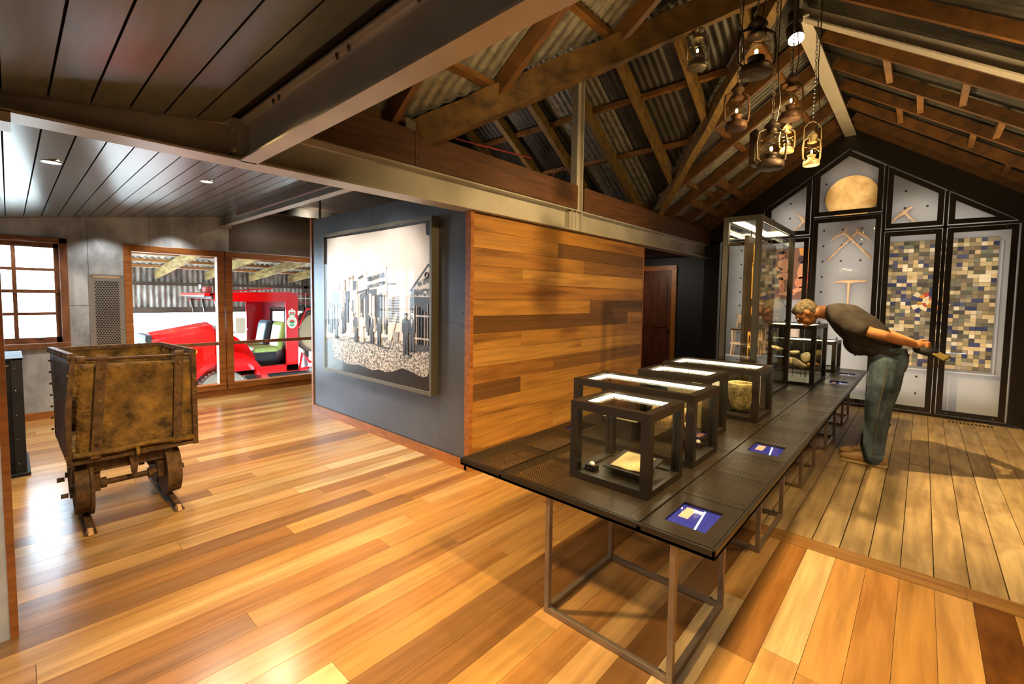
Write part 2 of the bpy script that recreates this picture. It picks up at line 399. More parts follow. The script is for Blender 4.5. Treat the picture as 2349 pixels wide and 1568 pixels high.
# ================================================================= WALLS
XL = -7.6
wl = G()
for a, b in (((XL-.12,-3,0), (XL,-.58,2.75)), ((XL-.12,-.58,0), (XL,.484,.833)), ((XL-.12,-.58,2.12), (XL,.484,2.75)), ((XL-.12,.484,0), (XL,.995,2.75)),
             ((XL-.12,.995,0), (XL,3.75,.09)), ((XL-.12,.995,2.11), (XL,3.75,2.75)), ((XL-.12,3.75,0), (XL,6.1,2.75))): wl.box(a, b)
wall_left = ob('wall_left', wl, M['galv'], kind='structure')
seam = G()
for y in (.665, 1.27): seam.box((XL, y-.002, 2.12 if y > 1 else 1.72), (XL+.002, y+.002, 2.6))
seam.box((XL, .49, 1.33), (XL+.002, .66, 1.334))
ob('sheet_seam', seam, M['steel_d'], wall_left)
ob('baseboard_left', G().box((XL,-3,0), (XL+.02,6,.085)), M['trim_y'], kind='structure')
# dark wall face beyond the second beam
ob('wall_upper_left', G().box((XL, 2.2, 2.13), (XL+.012, 6.05, 2.75)), M['brownwall'], kind='structure')

# sash window ------------------------------------------------------------
w1 = thing('window_1', None, None, (XL, -.05, .833), kind='structure')
g = G(); y0, y1, z0, z1 = -.58, .484, .833, 2.12
for a, b in (((XL-.1,y0,z0),(XL+.03,y0+.07,z1)), ((XL-.1,y1-.07,z0),(XL+.03,y1,z1)), ((XL-.1,y0,z1-.06),(XL+.03,y1,z1)), ((XL-.1,y0,z0),(XL+.05,y1,z0+.06))): g.box(a, b)
ob('window_frame', g, M['trim_d'], w1, bevel=.004)
g = G()
for a, b in (((XL-.08,y0+.07,z0+.06),(XL-.03,y0+.12,z1-.06)), ((XL-.08,y1-.115,z0+.06),(XL-.03,y1-.07,z1-.06)), ((XL-.08,y0+.07,z1-.115),(XL-.03,y1-.07,z1-.06)), ((XL-.08,y0+.07,z0+.06),(XL-.03,y1-.07,z0+.125)), ((XL-.08,y0+.07,1.475),(XL-.02,y1-.07,1.515))): g.box(a, b)
sash = ob('sash', g, M['trim_d'], w1)
for zz in (1.235, 1.75): ob('glazing_bar', G().box((XL-.07,y0+.12,zz-.017),(XL-.035,y1-.115,zz+.017)), M['trim_d'], sash)
for yy in (.048, -.27): ob('glazing_bar', G().box((XL-.072,yy-.018,z0+.12),(XL-.033,yy+.018,z1-.11)), M['trim_d'], sash)
rows = [(.958,1.224),(1.246,1.475),(1.515,1.739),(1.761,2.005)]; cols = [(-.46,-.283),(-.257,.035),(.061,.369)]
for a, b in rows:
    for c, d in cols: ob('pane', G().box((XL-.058,c,a),(XL-.053,d,b)), M['glass2'], w1)
ob('sash_lift', G().box((XL-.03,.2,.945),(XL-.015,.26,.957)), M['chrome'], w1)

# twin window to the shed -------------------------------------------------
w2 = thing('window_2', None, None, (XL, 2.2, .09), kind='structure')
g = G(); z0, z1 = .09, 2.11
for a, b in (((XL-.1,.995,z0),(XL+.035,1.075,z1)), ((XL-.1,2.03,z0),(XL+.02,2.12,z1)), ((XL-.1,2.132,z0),(XL+.02,2.225,z1)), ((XL-.1,3.66,z0),(XL+.02,3.75,z1)),
             ((XL-.1,1.07,z1-.085),(XL+.03,2.12,z1)), ((XL-.1,2.132,z1-.085),(XL+.03,3.7,z1)), ((XL-.1,1.07,z0),(XL+.04,2.12,z0+.085)), ((XL-.1,2.132,z0),(XL+.04,3.7,z0+.085))): g.box(a, b)
ob('window_frame', g, M['trim_y'], w2, bevel=.004)
ob('transom_rail', G().box((XL-.05,1.07,.745),(XL-.005,2.04,.79)), M['trim_d'], w2)
ob('transom_rail', G().box((XL-.05,2.22,.745),(XL-.005,3.68,.79)), M['trim_d'], w2)
for c, d in ((1.075,2.03),(2.225,3.66)):
    ob('pane', G().box((XL-.075,c,.175),(XL-.069,d,2.025)), M['glass2'], w2)

# perforated vent panel ----------------------------------------------------
vent = thing('vent_panel', 'grey metal vent panel with round perforations between the two windows', 'vent', (XL, .83, .3))
ob('surround', G().box((XL,.66,.3),(XL+.012,.715,1.716)).box((XL,.945,.3),(XL+.012,.997,1.716)).box((XL,.715,1.63),(XL+.012,.945,1.716)).box((XL,.715,.3),(XL+.012,.945,.42)), mat('vent_grey', '#8f8a84', rough=.4, metal=.4), vent)
M['vent'] = perforated('vent_mesh', '#9a958e', .0262, .0102, axes=(1, 2), stagger=True)
ob('grille', G().add([(XL+.011,.715,.42),(XL+.011,.945,.42),(XL+.011,.945,1.63),(XL+.011,.715,1.63)],[(0,1,2,3)]), M['vent'], vent)
ob('duct_back', G().box((XL,.715,.42),(XL+.003,.945,1.63)), M['hole'], vent)
for y in (.685, .972):
    for z in (1.69, 1.02, .4): ob('screw', G().cyl((XL+.012,y,z),(XL+.016,y,z),.006,n=8), M['hole'], vent)
ob('slot', G().box((XL+.012,.71,1.678),(XL+.0135,.95,1.692)), M['pale'], vent)

# picture wall + clad wall --------------------------------------------------
YP = 2.62; XP = -2.85
wp = ob('wall_picture', G().box((-5.79, YP, .0), (XP-.03, YP+.1, 2.445)), M['steel_d'], kind='structure')
pm = M['steel_d']
for a, b, c, d in ((-5.78,-4.37,1.335,2.442),(-4.368,-3.26,1.335,2.442),(-3.258,-2.9,1.275,2.442),(-5.78,-4.37,.1,1.333),(-4.368,-3.26,.1,1.333),(-3.258,-2.9,.1,1.273)):
    ob('sheet_panel', G().box((a, YP-.006, c), (b, YP, d)), pm, wp)
sc_ = G().cyl((0,0,0),(0,-.004,0),.006,n=8).mesh('screw'); sc_.materials.append(M['steel_d'])
for xx in (-5.75,-5.2,-4.65,-4.05,-3.45,-3.23,-2.93):
    for zz in (.2,.55,1.25,1.36,1.9,2.38):
        o = bpy.data.objects.new('screw', sc_); COL.objects.link(o); o.parent = wp; o.location = (xx, YP-.006, zz)
ob('baseboard_picture', G().box((-5.8, YP-.022, 0), (XP-.005, YP-.004, .085)), M['trim'], kind='structure')
ob('trim_1', G().box((-5.835, YP-.02, 0), (-5.79, YP+.12, 2.47)), M['trim'], kind='structure')
ob('trim_2', G().box((XP-.035, YP-.022, 0), (XP+.03, YP+.015, 2.225)), M['trim_y'], kind='structure')
wc = ob('wall_clad', G().box((XP-.12, YP+.02, 0), (XP-.01, 5.80, 2.22)), M['sub'], kind='structure')
cl = unit_mesh('cladding_board', M['clad']); cd = unit_mesh('cladding_board_dark', M['clad_d'])
def ypx(px):   # along the clad wall
    return {1259:3.86,1320:4.35,1183:3.30,1337:4.49,1435:5.40,1181:3.29,1318:4.33,1254:3.82}[px]
splits = [([],'l'),([1259],'ld'),([1320],'ld'),([1183],'ll'),([],'l'),([1337],'ld'),([1435],'dl'),([1181],'ll'),([1318],'ll'),([1254],'ld'),([1181],'dl'),([1435],'ll'),([1318],'ll'),([1254],'ll'),([1183],'dl'),([1320],'ll')]
zt = 2.216
for i, (sp, t) in enumerate(splits):
    zb = max(zt-.1475, 0); ys = [YP+.03]+[ypx(p) for p in sp]+[5.815]
    for j in range(len(ys)-1):
        piece('cladding_board', cl if t[j] == 'l' else cd, (XP-.012, ys[j]+.001, zb+.0012), (XP+random.uniform(0,.0012), ys[j+1]-.001, zt-.0012), wc)
    zt = zb
    if zt <= 0: break
ob('trim_3', G().box((XP-.12, 5.80, 0), (XP+.004, 5.825, 2.22)), M['trim'], kind='structure')
# corridor behind the clad wall
ob('wall_corridor_end', G().box((-6, 8.6, 0), (-2.72, 8.7, 2.4)), M['blackwall'], kind='structure')
ob('wall_corridor_left', G().box((-6.1, 5.9, 0), (-6, 8.7, 2.4)), M['blackwall'], kind='structure')
ob('ceiling_corridor', G().box((-6.1, 5.7, 2.3), (-2.96, 8.7, 2.36)), M['blackwall'], kind='structure')
ob('ceiling_rear', G().box((XL-.1, 2.2, 2.72), (-2.97, 6.2, 2.76)), M['brownwall'], kind='structure')
ob('wall_rear_left', G().box((XL-.1, 6.0, 0), (-2.97, 6.08, 2.76)), M['brownwall'], kind='structure')
d1 = thing('door_1', None, None, (-3.9, 8.58, 0), kind='structure')
ob('door_frame', G().box((-3.6,8.55,0),(-3.515,8.6,2.155)).box((-4.5,8.55,2.06),(-3.6,8.6,2.155)).box((-4.58,8.55,0),(-4.5,8.6,2.155)), M['trim'], d1)
ob('door_leaf', G().box((-4.5,8.575,.01),(-3.6,8.6,2.06)), M['doorwood'], d1)
for a, b in ((-4.42,-4.1),(-4.0,-3.68)):
    for c, d in ((.95,1.95),(.2,.75)):
        ob('door_panel', G().box((a,8.56,c),(b,8.575,d)), M['doorwood'], d1, bevel=.012)
ob('doorknob', G().ell((-3.66,8.54,.9),(.025,.025,.025)), M['hole'], d1)
# near wall nib at the left, right wall, back wall
nib = ob('wall_nib', G().box((-2.95,-3,0), (-2.85,-.045,2.2)), M['galv'], kind='structure')
ob('trim_4', G().box((-2.955,-.045,0), (-2.845,-.02,2.2)), M['trim_y'], kind='structure')
ob('wall_right', G().box((1.02,-3,0), (1.12,8.9,2.75)), mat('dark_brown_boards', '#2e1e12', '#4a3220', sc=(4,3,30), rough=.6), kind='structure')
ob('trim_5', G().box((.985,7.75,0), (1.02,7.83,2.7)), M['trim'], kind='structure')
ob('wall_back', G().box((XL-.1,-3.1,0), (1.12,-3,2.4)), M['galv'], kind='structure')

# ================================================================= LOW CEILING
CS = .1455
def cz(y): return 2.30+CS*y
ceiling = ob('ceiling', G().prism([(-3.05, cz(-3.05)+.03), (2.2, cz(2.2)+.03), (2.2, cz(2.2)+.1), (-3.05, cz(-3.05)+.1)], 'x', XL-.1, -2.9)
             .prism([(-3.05, cz(-3.05)+.03), (.95, cz(.95)+.03), (.95, cz(.95)+.1), (-3.05, cz(-3.05)+.1)], 'x', -2.9, 1.12), M['sub'], kind='structure')
def plank(xa, xb, ya, yb):
    g = G(); g.prism([(ya, cz(ya)), (yb, cz(yb)), (yb, cz(yb)+.012), (ya, cz(ya)+.012)], 'x', xa, xb)
    return ob('ceiling_plank', g, M['ceil'], ceiling)
k = -9
while True:
    ya = .005+.1345*k+.004; yb = ya+.1345-.008
    if yb > 2.19: break
    plank(XL, -2.96, ya, yb)
    if yb < .87: plank(-2.84, 1.02, ya, yb)
    k += 1
def downlight(xx, yy, label):
    t = thing('downlight', label, 'ceiling light', (xx, yy, cz(yy)), group='recessed ceiling lights')
    ob('bezel', G().torus((xx, yy, cz(yy)-.003), .045, .006, n=24, m=6), M['chrome'], t)
    ob('lamp', G().cyl((xx, yy, cz(yy)-.006), (xx, yy, cz(yy)+.004), .04, n=20), emit('lamp_face', (1,.9,.7), 14), t)
downlight(-4.198, .212, 'round recessed ceiling light nearest the left edge, above the mine cart')
downlight(-4.67, 1.188, 'round recessed ceiling light farther along, above the twin windows')

# ================================================================= STEEL BEAMS
def ibeam_g(axis, a, b, c, z0, z1, w, tf=.012, tw=.008):
    g = G()
    def bx(u0, u1, za, zb): g.box((u0,a,za),(u1,b,zb)) if axis == 'y' else g.box((a,u0,za),(b,u1,zb))
    bx(c-w/2, c+w/2, z0, z0+tf); bx(c-w/2, c+w/2, z1-tf, z1); bx(c-tw/2, c+tw/2, z0+tf, z1-tf)
    for sg in (-1, 1):      # rolled fillets
        for zz, dz in ((z0+tf, 1), (z1-tf, -1)):
            pts = [(c+sg*tw/2, zz), (c+sg*(tw/2+.014), zz), (c+sg*(tw/2+.005), zz+dz*.005), (c+sg*tw/2, zz+dz*.014)]
            g.prism(pts, 'y' if axis == 'y' else 'x', a, b) if axis == 'y' else g.add([(q, p[0], p[1]) for q in (a, b) for p in pts], [(0,1,2,3),(7,6,5,4),(0,4,5,1),(1,5,6,2),(2,6,7,3),(3,7,4,0)])
    return g
lb = thing('steel_beam', 'long grey steel I-beam running above the cedar clad wall', 'beam', (-2.865, 4, 2.22))
ob('beam_body', ibeam_g('y', -.05, 8.35, -2.865, 2.22, 2.44, .17), M['steel'], lb)
ob('splice_plate', G().box((-2.955,-.08,2.18),(-2.78,.03,2.225)), M['steel'], lb)
ob('stiffener', G().box((-2.87,4.02,2.232),(-2.79,4.03,2.428)), M['steel'], lb)
cb = thing('steel_beam', 'grey steel cross I-beam passing overhead from the long beam to the upper right', 'beam', (-1, .909, 2.22))
ob('beam_body', ibeam_g('x', -2.80, 1.02, .909, 2.22, 2.44, .088, .01), M['steel'], cb)
for bx_ in (-2.35,-2.28,-1.72,-1.63,-1.2,-1.12):
    ob('bolt', G().cyl((bx_,.88,2.43),(bx_,.88,2.413),.009,n=6).cyl((bx_,.88,2.413),(bx_,.88,2.405),.005,n=8), M['chrome'], cb)
ob('end_plate', G().box((-2.80,.86,2.25),(-2.785,.905,2.41)), M['steel'], cb)
for z in (2.27,2.39): ob('bolt', G().cyl((-2.86,.84,z),(-2.76,.84,z),.012,n=6), M['steel'], cb)
cb2 = thing('steel_beam', 'short blue-grey steel beam from the left wall to the long beam above the picture wall', 'beam', (-5, 2.15, 2.47))
ob('beam_body', ibeam_g('x', XL, -2.95, 2.15, 2.475, 2.64, .09, .01), M['steel'], cb2)
ob('bearing_plate', G().box((XL,2.06,2.445),(XL+.12,2.2,2.475)), M['steel'], cb2)
rod = ob('hanger_rod', G().cyl((-5.68,2.66,2.44),(-5.68,2.66,2.72),.016,n=12), M['chrome'], label='thin bright hanger rod above the picture wall corner', cat='rod')
post = thing('steel_post', 'upright steel post rising from the long beam to the roof', 'post', (-2.84, 4.12, 2.22))
g = G().box((-2.87,4.085,2.22),(-2.79,4.097,3.96)).box((-2.87,4.195,2.22),(-2.79,4.207,3.96)).box((-2.834,4.097,2.22),(-2.826,4.195,3.96))
ob('post_body', g, M['steel'], post)
ob('bracket', G().box((-2.90,3.98,2.235),(-2.80,4.085,2.41)), M['steel'], post)
# timber wall plate, three lengths
pl = [(.955, 2.0, 'dark timber plate length beside the cross beam, on the long steel beam'), (2.003, 4.08, 'middle dark timber plate length left of the steel post'), (4.212, 8.15, 'far dark timber plate length right of the steel post')]
for a, b, lab in pl:
    t = thing('timber_plate', lab, 'timber beam', (-2.83, (a+b)/2, 2.44))
    ob('timber', G().box((-2.91, a, 2.441), (-2.765, b, 2.69)), M['beamwood'], t, bevel=.004)
    for z in (2.5, 2.62): ob('bolt', G().cyl((-2.765, a+.05, z), (-2.76, a+.05, z), .008, n=8), M['chrome'], t)
tagp = ob('metal_tag', G().box((-2.80,1.94,2.69),(-2.797,2.05,2.77)), M['chrome'], label='small bright metal bracket on top of the timber plate joint', cat='bracket')

# ================================================================= HALL ROOF
S = .685; RX = -.88; RZ = 4.005; YC = 4.1; HW = 2.05
roof = thing('roof', None, None, (RX, YC, 2.69), kind='structure')
def zl(x): return 2.69+S*(x+2.8)      # rafter soffit left
def zr(x): return RZ-S*(x-RX)
def zf(y): return RZ-.658*abs(y-YC)  # cross gable soffit
CORR = .076
def sheet_rows(rows, name, m, uz):
    """rows: list of point lists -> one sheet"""
    n = len(rows[0]); v = [p for r in rows for p in r]; f = []
    for i in range(len(rows)-1):
        for k in range(n-1): f.append((i*n+k, i*n+k+1, (i+1)*n+k+1, (i+1)*n+k))
    return ob(name, G().add(v, f), m, uz, smooth=True)
def vx(y):   # left limit of main-left slope (valley)
    a = abs(y-YC)
    return -2.9 if a > HW else RX-(a/HW)*(RX+2.85)-.0
UP = .185
def run(fn, a, b, step=.76, mats=None, name='roof_sheet', n=6):
    t = a; i = 0
    while t < b-.02:
        e = min(t+step, b); cnt = max(2, int((e-t)/CORR*n)+1); rows = []
        for q in range(cnt+1):
            u = t+(e-t)*q/cnt; off = .009*math.sin(2*math.pi*u/CORR)
            rows.append(fn(u, off))
        sheet_rows(rows, name, mats[i % len(mats)], roof)
        t = e; i += 1
IR = [M['iron']]; I2 = [M['iron'], M['iron2'], M['iron']]
def f_left(y, o):
    x0 = vx(y)-.04; return [(x, y, zl(x)+UP+o) for x in (x0, (x0+RX)/2, RX+.02)]
run(f_left, .96, 8.62, mats=[M['iron'], M['iron2'], M['iron2'], M['iron'], M['iron'], M['iron']])
def f_right(y, o): return [(x, y, zr(x)+.145+o) for x in (RX-.02, 0, 1.2)]
run(f_right, .96, 8.62, mats=IR)
def f_far(x, o):
    ym = YC+HW+.05 if x < -2.85 else YC+HW*(RX-x)/(RX+2.85)
    return [(x, y, zf(y)+UP+o) for y in (YC-.01, (YC+ym)/2, ym)]
run(f_far, -6.6, RX, mats=[M['iron'], M['iron'], M['iron'], M['iron'], M['iron2'], M['iron'], M['iron'], M['iron']])
def f_near(x, o):
    ym = YC-HW-.05 if x < -2.85 else YC-HW*(RX-x)/(RX+2.85)
    return [(x, y, zf(y)+UP+o) for y in (YC+.01, (YC+ym)/2, ym)]
run(f_near, -6.6, RX, mats=IR)
ob('gable_sheet', G().prism([(YC-HW-.1, 2.6), (YC+HW+.1, 2.6), (YC, 4.25)], 'x', -6.65, -6.6), M['iron'], roof)
ob('gable_boards', G().prism([(-2.9, 2.44), (1.1, 2.44), (1.1, 2.85), (RX, 4.3), (-2.9, 2.9)], 'y', .95, .97), M['rafter'], roof)
for a, b in (((-2.94,.96,2.6),(-2.9,2.03,2.98)), ((-2.94,6.2,2.6),(-2.9,8.3,2.98)), ((-6.6,6.13,2.5),(-2.9,6.17,2.92)), ((-6.6,2.0,2.5),(-2.94,2.04,2.92)), ((1.12,.96,2.5),(1.16,8.3,3.0))): ob('fascia', G().box(a, b), M['rafter'], roof)
def raft(p, q, w, h, m, name='rafter'): return ob(name, G().beam(p, q, w, h), m, roof)
YR = [1.84, 2.48, 3.13, 4.03, 4.33, 5.28, 5.94, 6.57, 7.21, 7.82]
for y in [1.2, 1.84, 2.48, 3.13, 3.75, 5.28, 5.94, 6.57, 7.21, 7.82]:
    x0 = vx(y)
    raft((x0, y, zl(x0)), (RX-.03, y, zl(RX-.03)), .05, .13, M['rafter'])
for y in [1.2, 1.84, 2.48, 3.13, 3.77, 4.33, 4.95, 5.28, 5.94, 6.57, 7.21, 7.82]:
    raft((RX+.03, y, zr(RX+.03)), (1.1, y, zr(1.1)), .045, .10, M['rafter'])
for x in (-6.1,-5.5,-4.9,-4.3,-3.7,-3.06,-2.44,-1.82,-1.24):
    ym = YC+HW if x < -2.85 else YC+HW*(RX-x)/(RX+2.85)
    raft((x, YC+.03, zf(YC+.03)), (x, ym, zf(ym)), .07, .12, M['rafter2'])
# battens
for y in (4.75, 5.345):
    xe = RX-(y-YC)/HW*(RX+2.85)*1.0
    raft((-6.6, y, zf(y)+.115), (xe, y, zf(y)+.115), .06, .05, M['batten'], 'batten')
for i in range(3):
    x = -2.45+i*.6
    for a, b in ((.96, YC-HW*(RX-x)/(RX+2.85)*1.0), (YC+HW*(RX-x)/(RX+2.85), 8.15)):
        raft((x, a, zl(x)+.115), (x, b, zl(x)+.115), .06, .045, M['batten'], 'batten')
ob('ridge_cap', G().prism([(RX-.16,4.07),(RX,4.19),(RX+.16,4.05),(RX+.16,4.09),(RX,4.26),(RX-.16,4.12)], 'y', .95, 8.65), M['iron'], roof)
# blocking pieces between the far left rafters and on the right
for x in (-2.55, -2.2):
    for a, b in ((6.6, 7.19), (7.24, 7.8), (7.84, 8.1)): ob('nogging', G().beam((x, a, zl(x)), (x, b, zl(x)), .045, .1), M['batten'], roof)
for x, a, b in ((-.35, 5.31, 5.91), (.18, 5.31, 5.91), (-.12, 5.97, 6.54), (.45, 5.97, 6.54), (-.3, 6.6, 7.18), (.3, 6.6, 7.18), (.62, 7.24, 7.79)):
    ob('nogging', G().beam((x, a, zr(x)+.02), (x, b, zr(x)+.02), .05, .07), M['batten'], roof)
# valley beams and end barges
def rough_beam(p, q, w, h, m, name):
    P = Vector(p); Q = Vector(q); g = G(); n = 14; v = []
    d = (Q-P).normalized(); sd = d.cross(Vector((0,0,1))).normalized(); u = sd.cross(d)
    for i in range(n+1):
        c = P.lerp(Q, i/n)
        j = [random.uniform(-.012, .012) for _ in range(6)]
        v += [c-sd*(w/2+j[0]), c+sd*(w/2+j[1]), c+sd*(w/2+j[2])+u*(h+j[3]), c-sd*(w/2+j[4])+u*(h+j[5])]
    f = [(0,1,2,3), tuple(n*4+k for k in (3,2,1,0))]
    for i in range(n):
        for k in range(4): f.append((i*4+k, i*4+(k+1) % 4, i*4+4+(k+1) % 4, i*4+4+k))
    return ob(name, g.add(v, f), m, roof)
rough_beam((-2.82, 2.06, 2.56), (-.92, 4.05, 3.86), .09, .2, M['rough'], 'valley_rafter')
rough_beam((-2.82, 6.14, 2.60), (-.92, 4.15, 3.9), .08, .16, M['rafter2'], 'valley_rafter')
raft((-2.9, 8.1, zl(-2.9)-.03), (RX, 8.1, zl(RX)-.03), .05, .17, M['rafter'], 'barge_rafter')
raft((RX, 8.1, zr(RX)-.03), (1.1, 8.1, zr(1.1)-.03), .05, .17, M['rafter'], 'barge_rafter')
# steel ridge and portal rafter
rb = thing('ridge_beam', 'pale steel ridge beam running to the lit end wall', 'beam', (RX, 6, 3.87))
ob('beam_body', G().box((RX-.065,4.5,3.86),(RX+.065,8.15,3.872)).box((RX-.006,4.5,3.872),(RX+.006,8.15,4.03)), M['steel'], rb)
pr = thing('portal_rafter', 'brushed steel rafter sloping down at the upper right', 'beam', (0, 4.56, 3.3))
a = Vector((RX-.02, 4.57, zr(RX)-.12)); b = Vector((1.05, 4.57, zr(1.05)-.12))
ob('bottom_flange', G().beam(a, b, .1, .012), M['steel'], pr)
ob('web', G().beam(a+Vector((0,0,.012)), b+Vector((0,0,.012)), .01, .085), M['steel'], pr)
# red tie rods seen in the cross gable
ob('tie_rod', G().cyl((-4.5,3.3,3.46),(-4.1,4.9,3.42),.01,n=8), mat('red_rod', '#b03a34', rough=.5), roof)
for p, q in (((-3.9,5.9,2.85),(-4.8,5.2,3.3)), ((-4.8,5.9,2.85),(-3.9,5.2,3.3))): ob('brace_strap', G().cyl(p, q, .008, n=6), M['rust2'], roof)

# ================================================================= END WALL SHOW CASE
YF = 8.15; YB = 8.45
def gz(x): return 3.70-.69*abs(x-RX)       # gable line of the glazed front
sc = thing('show_case', 'tall gable shaped glazed show case with black frames filling the end wall', 'show case', (RX, 8.3, 0))
ob('back_panel', G().prism([(-2.72,.0),(.92,.0),(.92,2.5),(RX,3.74),(-2.72,2.5)], 'y', YB, YB+.04), M['panel'], sc)
ob('wall_gable', G().prism([(-2.9,0),(1.1,0),(1.1,2.75),(RX,4.3),(-2.9,2.75)], 'y', YB+.05, YB+.12), M['blackwall'], kind='structure')
ob('case_floor', G().box((-2.72,YF+.03,.0),(.92,YB,.03)), M['panel'], sc)
ob('case_side', G().box((.88,YF,.0),(.98,YB,2.5)), M['black'], sc); ob('case_side', G().box((-2.75,YF,.0),(-2.68,YB,2.45)), M['black'], sc)
# black surround above and beside the doors
g = G()
top = [(-2.85,2.42),(RX,3.665),(1.02,2.42)]
g.prism([(-2.85,2.40),(-2.6,2.47),(RX,3.69),(RX,4.0),(-2.85,2.75)], 'y', YF-.03, YF+.05)
g.prism([(.86,2.47),(1.02,2.40),(1.02,2.75),(RX,4.0),(RX,3.69)], 'y', YF-.03, YF+.05)
g.box((.83,YF-.02,0),(1.0,YF+.05,2.5)); g.box((-2.85,YF-.03,0),(-2.6,YF+.05,2.5)); g.box((-2.7,YF,0),(.85,YF+.05,.035))
ob('surround', g, M['black'], sc)
# mullions
XM = [-1.30,-.46,.165]
g = G()
for xm in (-1.93,-1.30,-.46,.165): g.box((xm-.018,YF+.01,0),(xm+.018,YF+.06,gz(xm)-.03))
g.box((-1.31,YF+.01,2.735),(-.45,YF+.06,2.752)); g.box((-.46,YF+.01,2.477),(.83,YF+.06,2.502)); g.box((-2.6,YF+.01,2.477),(-1.3,YF+.06,2.502))
ob('mullion', g, M['black'], sc)
def door_frame(poly, w=.058):
    """frame ring + pane for a convex polygon (x,z)"""
    n = len(poly); c = Vector((sum(p[0] for p in poly)/n, sum(p[1] for p in poly)/n)); P = [Vector(p) for p in poly]
    inn = []
    for i in range(n):
        a, b, d = P[i-1], P[i], P[(i+1) % n]
        e1 = (b-a).normalized(); e2 = (d-b).normalized()
        n1 = Vector((-e1.y, e1.x)); n2 = Vector((-e2.y, e2.x))
        if n1.dot(c-b) < 0: n1 = -n1
        if n2.dot(c-b) < 0: n2 = -n2
        k = (n1+n2); k = k/max(.2, k.dot(n1)); inn.append(b+k*w)
    v = [(p.x, YF-.03, p.y) for p in P]+[(p.x, YF-.03, p.y) for p in inn]+[(p.x, YF+.01, p.y) for p in P]+[(p.x, YF+.01, p.y) for p in inn]
    f = []
    for i in range(n):
        j = (i+1) % n
        f += [(i, j, n+j, n+i), (2*n+i, 3*n+i, 3*n+j, 2*n+j), (i, 2*n+i, 2*n+j, j), (n+i, n+j, 3*n+j, 3*n+i)]
    d = ob('door', G().add(v, f), M['black'], sc)
    ob('pane', G().prism([tuple(p) for p in inn], 'y', YF-.012, YF-.006), M['glass'], d)
    return d
e = .008
def xg(z, s): return RX+s*(3.66-z)/.69
doors = [[(-1.274,2.765),(-.486,2.765),(-.486,3.385),(RX,3.655),(-1.274,3.385)], [(-1.274,.05),(-.486,.05),(-.486,2.722),(-1.274,2.722)],
         [(-.434,2.515),(.139,2.515),(.139,2.955),(-.434,3.35)], [(.191,2.515),(.78,2.515),(.191,2.92)],
         [(-.434,.05),(.139,.05),(.139,2.463),(-.434,2.463)], [(.191,.05),(.81,.05),(.81,2.463),(.191,2.463)],
         [(-1.904,2.515),(-1.326,2.515),(-1.326,3.35),(-1.904,2.955)], [(-2.54,2.515),(-1.956,2.515),(-1.956,2.92)],
         [(-1.904,.05),(-1.326,.05),(-1.326,2.463),(-1.904,2.463)], [(-2.57,.05),(-1.956,.05),(-1.956,2.463),(-2.57,2.463)]]
for d in doors:
    dd = door_frame(d)
    zz = max(p[1] for p in d)
    if zz < 2.8:
        xa = min(p[0] for p in d); xb = max(p[0] for p in d)
        for xx, z in ((xb-.1, zz-.026), (xb-.1, .076), (xa+.1, .076)): ob('lock', G().cyl((xx, YF-.03, z), (xx, YF-.034, z), .008, n=10), M['chrome'], dd)
# peg holes in the back panel
hm = G().cyl((0,0,0),(0,-.004,0),.014,n=10).mesh('peg_hole'); hm.materials.append(M['hole'])
for i in range(-8, 8):
    for j in range(0, 14):
        x = -1.183+.2325*i; z = .12+.2345*j+.122
        if -2.6 < x < .82 and z < 3.6-.69*abs(x-RX):
            if -.45 < x < .72 and .6 < z < 2.4: continue
            if -.95 > x or i in (0, 1, 2, 4, 5) or z > 2.5:
                if (i in (1, 2) and 1.6 < z < 1.9) or (z > 2.7 and -1.15 < x < -.56): continue
                o = bpy.data.objects.new('peg_hole', hm); COL.objects.link(o); o.parent = sc; o.location = Vector((x, YB-.0005, z))-sc.location
ob('shelf', G().box((-.36,YB-.1,.585),(.74,YB,.6)), M['panel'], sc)
ob('shelf', G().box((-2.55,YB-.28,.555),(-2.0,YB,.57)), M['panel'], sc)
ob('frame_edge', G().box((.70,YB-.02,.6),(.72,YB,2.3)), M['panel'], sc)

# ---- patchwork quilt
quilt = thing('patchwork_quilt', 'large patchwork quilt with a round star medallion hung in the show case', 'quilt', (.15, 8.43, .62))
QX0, QX1, QZ0, QZ1, QY = -.40, .683, .625, 2.352, 8.425
ob('backing', G().box((QX0,QY,QZ0),(QX1,QY+.008,QZ1)), mat('quilt_backing', '#5d523c', rough=.9), quilt)
qc = ['#6a5b40','#7d6b48','#5a4f38','#8a7650','#3a3a52','#2f3048','#4a4a5a','#c4ae84','#d6c29c','#a8905e','#6d6a52','#8c7a60','#b59c6c','#57503e','#7a684a','#93805a','#443c30','#9a8a72','#6e5f48','#c0a070']
QM = [mat('patch_%s' % c[1:], c, rough=.95) for c in qc]
QR = [mat('patch_red', '#b0382a', rough=.9), mat('patch_orange', '#c07a2a', rough=.9), mat('patch_cream', '#d8c094', rough=.9), mat('patch_navy', '#2c2e4e', rough=.9), mat('patch_mauve', '#6a3a58', rough=.9), mat('patch_gold', '#a87a24', rough=.9)]
pmesh = []
for m in QM:
    me = UNIT.mesh('patch'); me.materials.append(m); pmesh.append(me)
nx, nz = 20, 33
mcx, mcz, mr = .07, 1.515, .20
allp = []
dx = (QX1-QX0)/nx; dz = (QZ1-QZ0)/nz
